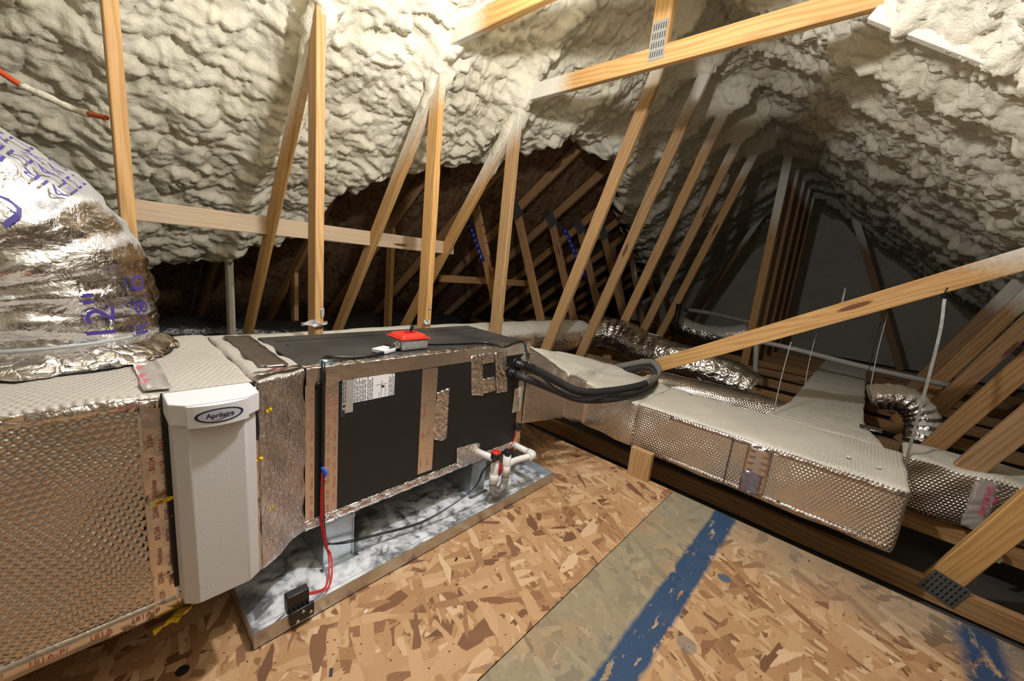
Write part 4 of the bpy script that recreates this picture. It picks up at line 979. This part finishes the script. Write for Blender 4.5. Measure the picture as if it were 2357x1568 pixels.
# ------------------------------------------------------------------ main trunk on the floor beams
tk = thing('trunk_duct', (2.2, .3, .108), 'long rectangular foil duct trunk with dusty white top along the floor edge', 'duct')
TZ0, TZ1, TX0, TX1 = .108, .377, 1.972, 2.47
g = G(); g.box((TX0, -.256, TZ0), (TX1, .80, TZ1)); g.build('trunk_box', 'bubble_dust', tk, bevel=.016, seg=3, sub=.035, noise=(.003, 16))
g = G(); bot = [(1.80, 1.15, .20), (1.972, 1.12, .13), (1.974, .801, TZ0), (2.47, .801, TZ0), (2.42, 1.2, .12), (2.10, 1.44, .20), (1.83, 1.50, .22)]
top = [(1.80, 1.15, .47), (1.965, 1.12, .395), (1.974, .801, TZ1-.012), (2.47, .801, TZ1), (2.43, 1.2, .43), (2.10, 1.44, .505), (1.83, 1.50, .545)]
loft(g, bot, top); g.build('trunk_elbow', 'bubble_dust', tk, bevel=.012, seg=2, sub=.03, noise=(.005, 18))
g = G(); loft(g, [(1.4075, 1.135, .262), (1.80, 1.15, .20), (1.83, 1.50, .22), (1.4075, 1.57, .262)], [(1.4075, 1.135, .668), (1.80, 1.15, .47), (1.83, 1.50, .545), (1.4075, 1.57, .672)]); g.build('cabinet_connection', 'bubble_dust', tk, bevel=.01, seg=2, sub=.03, noise=(.003, 28))
g = G(); g.box((TX0-.0062, .326, TZ0+.012), (TX0-.0052, .330, TZ1-.016))
g.build('dotted_seam_line', 'ink', tk)
def xstrip(y0, y1, z0, z1, mat, off=.0055):
    g = G(); g.box((TX0-off, y0, z0), (TX0-off+.001, y1, z1)); return g.build('tape_strip', mat, tk, sub=.03, noise=(.0008, 60))
M['blue_tint'] = foil_mat('blue_marked_tape', 'smooth', (.40, .44, .60), rough=.35, crumple=.5)
bt = xstrip(.17, .265, TZ0+.02, TZ1-.02, 'tape'); 
g = G(); g.box((TX0-.0072, .185, TZ0+.02), (TX0-.0068, .262, TZ0+.12)); g.build('blue_mark', 'blue_tint', bt, sub=.02, noise=(.0006, 60), label='blue ink smear on the tape')
rg = random.Random(9)
def scrib(par, n, f):
    g = G()
    for k in range(n):
        p_, ex, ey = f(k); w_ = 0
        for j in range(4):
            q = Vector(p_)+ex*(j*.006); g.obox(q+ey*(rg.uniform(-.002, .002)), ex*.0022, ey*rg.uniform(.003, .006), ex.cross(ey)*.0002)
    g.build('tape_print', simple('brown_tape_print', (.20, .10, .09), .5) if 'brown_tape_print' not in bpy.data.materials else bpy.data.materials['brown_tape_print'], par)
eY, eZ, eX = Vector((0, -1, 0)), Vector((0, 0, 1)), Vector((1, 0, 0))
scrib(bt, 14, lambda k: ((TX0-.0078, .25-.05*(k % 2), TZ0+.04+.015*k), eY, eZ))
b2 = xstrip(-.24, .62, TZ1-.034, TZ1-.014, 'bubble'); scrib(b2, 14, lambda k: ((TX0-.0078, .58-.058*k, TZ1-.022), eY, (eZ+eY*.4).normalized()))
b3 = xstrip(-.24, .62, TZ0+.014, TZ0+.034, 'bubble'); scrib(b3, 12, lambda k: ((TX0-.0078, .42-.055*k, TZ0+.024), eY, (eZ+eY*.5).normalized()))
far_t = thing('trunk_duct', (3.9, .05, .12), 'rectangular dusty duct branch running away to the dark end under the brace', 'duct')
g = G(); loft(g, [(2.478, .30, .12), (2.478, -.20, .12), (2.9, -.118, .12), (5.5, -.125, .12), (5.5, .215, .12), (2.95, .235, .12)], [(2.478, .30, .372), (2.478, -.20, .372), (2.9, -.118, .372), (5.5, -.125, .372), (5.5, .215, .372), (2.95, .235, .372)])
g.build('trunk_box', 'foil_dust', far_t, bevel=.01, seg=2, sub=.06, noise=(.003, 12))
g = G(); g.box((2.72, -.19, .376), (2.80, -.10, .379)); g.build('tape_patch', 'foil', far_t, sub=.015, noise=(.003, 70))
br = thing('branch_duct', (2.6, -.7, .11), 'bubble-foil branch duct leaving the end of the trunk to the right', 'duct')
g = G(); loft(g, [(2.488, -.262, .105), (2.56, -1.35, .12), (2.95, -1.35, .12), (2.74, -.262, .105)], [(2.488, -.262, .365), (2.56, -1.35, .365), (2.95, -1.35, .365), (2.74, -.262, .365)])
g.build('wrapped_box', 'bubble_dust', br, bevel=.02, seg=3, sub=.03, noise=(.006, 19))
g = G(); g.obox((2.4985, -.52, .235), (.001, 0, 0), (.0022, -.034, 0), (0, 0, .115)); o = g.build('tape_strip', 'clear_tape', br, sub=.02, noise=(.003, 40), label='clear tape strip with pink lettering')
g = G(); put_text(g, 'SHURTAPE', (2.4905, -.52, .33), (0, 0, -1), (.0, -1, 0), .028); put_text(g, 'TAPE', (2.4905, -.545, .30), (0, 0, -1), (.0, -1, 0), .018); g.build('tape_print', 'pink_ink', o)
g = G(); g.obox((2.495, -.60, .09), (.02, 0, -.008), (0, .011, 0), (0.005, 0, .0012)); g.obox((2.472, -.605, .06), (.006, 0, .03), (0, .011, 0), (.001, 0, 0)); g.build('metal_tab', 'galv', br)

# hanging straps and wires
def ribbon(name, P, wd, mat, label, cat='strap', axis=(0, 1, 0)):
    P = spline(P, 6); ax = Vector(axis)*wd/2; g = G()
    vs = [];
    for p in P: vs += [p-ax, p+ax, p+ax+Vector((.0012, 0, 0)), p-ax+Vector((.0012, 0, 0))]
    fs = [(0, 1, 2, 3)]
    for i in range(len(P)-1):
        for k in range(4): k2 = (k+1) % 4; fs.append((i*4+k, (i+1)*4+k, (i+1)*4+k2, i*4+k2))
    fs.append(tuple(4*(len(P)-1)+k for k in range(4))[::-1]); g.add(vs, fs); return tag(g.build(name, mat), label, cat)
sx = BX4-.021; s_top = at_x(2176, 688, sx); s_mid = at_x(2158, 790, 2.49); s_bot = at_x(2088, 1052, 2.474)
ribbon('hanging_strap', [s_top, s_top+Vector((0, .0, -.02)), s_mid, s_bot, s_bot+Vector((0, .0, -.06))], .011, 'galv', 'grey hanging strap from the brace down to the right end of the trunk')
g = G(); q = at_x(2181, 662, sx-.002); g.tube([q, q+Vector((0, .004, -.02)), s_top], .0022, 6); tag(g.build('strap_nail', 'gap'), 'dark bent nail holding the hanging strap on the brace', 'nail')
for k, (a, b_, lab) in enumerate((((1821, 787), (1781, 948), 'pale hanging wire nearest the left end of the bright brace'), ((1880, 765), (1853, 885), 'second hanging wire under the bright brace'), ((2043, 722), (2003, 895), 'third hanging wire under the brace, over the far trunk'), ((2028, 740), (1990, 905), 'faint hanging wire left of the third one over the far trunk'))):
    X = (2.52, 2.60, 2.60, 2.64)[k]; g = G(); A, B2 = at_x(*a, X), at_x(*b_, X); g.tube(spline([A, A.lerp(B2, .5)+Vector((0, .004, 0)), B2], 4), .0026 if k == 0 else .002, 6)
    tag(g.build('hanging_wire', 'zip' if k < 3 else 'black'), lab, 'wire')
for k, (a, b_, X, lab) in enumerate((((1070, 488), (1112, 602), 2.42, 'blue printed strap, nearer and left in the dark opening'), ((1297, 522), (1346, 638), 3.55, 'blue printed strap, farther right in the dark opening'))):
    A, B2 = at_x(*a, X), at_x(*b_, X); o = ribbon('blue_strap', [A, A.lerp(B2, .5)+Vector((0, 0, .01)), B2], .05, 'strap_blue', lab)
    g = G(); d = (B2-A)
    for j in range(1, 10):
        c = A+d*(j/10)+Vector((-.004, 0, .01*(1-abs(j/5-1)))); g.obox(c, (.0004, 0, 0), (0, .007, 0), (0, 0, .007))
        if j > 7: g.obox(c+Vector((0, 0, -.016)), (.0004, 0, 0), (0, .014, 0), (0, 0, .002))
    g.build('strap_print', simple('pale_blue_print', (.45, .5, .75), .5) if 'pale_blue_print' not in bpy.data.materials else bpy.data.materials['pale_blue_print'], o)
# vent pipes far back
def pipe(P, r, label, n=4):
    g = G(); g.tube(spline(P, n), r, 14); return tag(g.build('vent_pipe', 'pvc_old'), label, 'pipe')
pipe([at_x(1640, 768, 4.12), at_x(1790, 795, 4.12), at_x(2010, 850, 4.12), at_x(2190, 888, 4.12)], .021, 'long grey plastic pipe crossing behind the bright brace')
g = G(); a = at_x(1742, 792, 4.02); b_ = at_x(1738, 868, 4.02); g.tube(spline([a+Vector((0, .06, 0)), a+Vector((0, .012, 0)), a+Vector((0, 0, -.03)), b_], 6), .021, 14); tag(g.build('pipe_elbow', 'pvc_old'), 'grey plastic pipe elbow turning down behind the bright brace', 'pipe')
pipe([at_x(1575, 712, 6.05), at_x(1640, 722, 6.05), at_x(1735, 744, 6.05)], .03, 'grey plastic pipe above the sagging pale duct far back')
g = G(); g.tube([at_x(1946, 663, 4.6), at_x(1940, 690, 4.6), at_x(1935, 712, 4.6)], lambda t: .006+.007*t, 8); tag(g.build('white_rod', 'pvc'), 'thin white rod sticking up behind the bright brace', 'rod')
g = G(); g.tube([at_x(1563, 700, 4.9), at_x(1556, 742, 4.9), at_x(1550, 775, 4.9)], .03, 10); tag(g.build('black_stack_pipe', 'gap'), 'black upright pipe beside the fifth leaning web', 'pipe')

# ------------------------------------------------------------------ small things
def film(name, c, ex, ey, label, rows=6, cols=10, mat='film', curl=.02, cat='scrap'):
    g = G(); vs = []; rr_ = random.Random(label); ez = Vector(ex).cross(Vector(ey)).normalized()
    for i in range(rows+1):
        for j in range(cols+1):
            u, v = j/cols*2-1, i/rows*2-1; ed = 1-.25*abs(v)*rr_.random()
            vs.append(Vector(c)+Vector(ex)*(u*ed)+Vector(ey)*(v*(1-.6*u*u))+ez*(curl*(math.sin(u*5+v*2)*.4+rr_.uniform(-.25, .25))))
    fs = [(i*(cols+1)+j, i*(cols+1)+j+1, (i+1)*(cols+1)+j+1, (i+1)*(cols+1)+j) for i in range(rows) for j in range(cols)]
    g.add(vs, fs, 0, False); return tag(g.build(name, mat), label, cat)
PX = XS[1]
c = at_y(724, 745, 1.843); film('film_scrap', c, (.062, 0, 0), (0, .010, .013), 'torn clear film stuck across the post behind the left cabinet end', curl=.024)
c = at_y(743, 718, 1.848); film('film_scrap', c, (.008, 0, 0), (0, 0, .03), 'small film tail above the torn clear film on the left post', curl=.006)
c = at_y(983, 742, 1.846); film('film_scrap', c, (.024, 0, 0), (0, .003, .017), 'crumpled clear film at the foot of the middle post', curl=.012)
c = at_y(990, 708, 1.848); film('film_scrap', c, (.010, 0, 0), (0, 0, .011), 'tiny film shred on the middle post above the crumpled film', curl=.01)
for k, (px, py, Y, ex, ey, lab) in enumerate(((375, 1154, 1.012, (.020, -.004, .006), (0, 0, .006), 'yellow tape ribbon left of the humidifier at mid height'), (402, 1184, 1.014, (.006, 0, 0), (0, 0, .005), 'tiny yellow shred left of the humidifier below the ribbon'), (620, 944, 1.02, (.007, 0, .002), (0, 0, .006), 'yellow shred right of the humidifier, topmost'), (597, 1057, 1.02, (.010, 0, 0), (0, 0, .005), 'yellow shred right of the humidifier at mid height'), (626, 1168, 1.022, (.005, 0, 0), (0, 0, .004), 'yellow shred right of the humidifier, lowest'))):
    film('yellow_shred', at_y(px, py, Y), ex, ey, lab, 3, 5, 'yellow', .006)
c = at_z(408, 1418, .155); film('yellow_film', c, (.045, .012, .006), (0, -.022, .010), 'larger yellow film flap under the bottom corner of the plenum', 5, 9, 'yellow', .012)
g = G(); g.tube([at_y(360, 1160, 1.010), at_y(374, 1154, 1.008)], .0016, 6); tag(g.build('red_thread', 'red_wire'), 'short red strip under the yellow ribbon', 'thread')
g = G(); g.disc(at_z(420, 1544, .0005), (0, 0, 1), .0135, .0012, 28); tag(g.build('floor_plug', 'black'), 'round black plug on the strand board near the bottom edge', 'plug')
for k, (px, py, z, L_, a, m, lab) in enumerate(((842, 1408, .0015, .006, .3, 'white', 'white chip on the strand board below the drain pan'), (1308, 1272, .0015, .004, 1., 'white', 'tiny white crumb in the middle of the strand board'), (1050, 1288, .0012, .008, .5, 'black', 'small dark splinter below the drain pan'), (1862, 1292, .0012, .006, .2, 'steel', 'small metal scrap near the floor edge at right'), (2052, 1522, .0015, .006, .8, 'white', 'white crumb at the bottom right of the board'), (1473, 1160, .0012, .007, .2, 'white', 'white chip near the board seam at the far edge'), (762, 1548, .0012, .010, 1.1, 'black', 'dark nail lying at the bottom edge'))):
    c = at_z(px, py, z); g = G(); g.obox(c, (L_*math.cos(a), L_*math.sin(a), 0), (-L_*.4*math.sin(a), L_*.4*math.cos(a), 0), (0, 0, .0012)); tag(g.build('debris', m), lab, 'debris')
for k, (px, py, lab) in enumerate(((1952, 1052, 'curled foam flake on the trunk top, left of two'), (2022, 1076, 'curled foam flake on the trunk top, right of two'))):
    c = at_z(px, py, TZ1+.006); film('foam_flake', c, (.016, -.003, 0), (.003, .008, 0), lab, 3, 5, 'hum_white', .006)
g = G(); c = at_z(1586, 908, TZ1+.006); g.tube([c, c+Vector((.006, -.016, 0))], .0018, 6); tag(g.build('debris', 'black'), 'dark splinter lying on the trunk top', 'debris')
P = [at_y(-60, 120, 2.1), at_y(0, 165, 2.1), at_y(50, 198, 2.08)]; Q = [at_y(50, 198, 2.08), at_y(110, 224, 2.05), at_y(160, 248, 2.02), at_y(205, 263, 1.98)]; R = [at_y(205, 263, 1.98), at_y(245, 271, 1.90)]
oc = thing('orange_cord', tuple(P[1]), 'orange cord partly coated in foam reaching the left post', 'cord')
g = G(); g.tube(spline(P, 5), .0085, 10); g.build('bare_cord', 'orange', oc)
g = G(); g.tube(spline(Q, 5), .011, 10, jit=lambda i, k, q: q*(1+.15*math.sin(i*1.3+k))); g.build('foam_coat', 'foam', oc)
g = G(); g.tube(spline(R, 4), .0075, 10); g.build('bare_cord', 'orange', oc)
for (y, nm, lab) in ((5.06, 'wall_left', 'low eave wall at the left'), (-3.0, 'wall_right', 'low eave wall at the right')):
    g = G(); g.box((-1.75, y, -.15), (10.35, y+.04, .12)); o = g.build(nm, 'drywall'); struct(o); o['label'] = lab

for o in bpy.data.objects:                       # fine print stays joined, too small to pick apart
    if o.type == 'MESH' and o.parent is not None and o.name.split('.')[0] in ('tape_print', 'label_print', 'duct_print', 'strap_print', 'cap_print', 'pipe_print', 'clamp_rib'): o['kind'] = 'stuff'
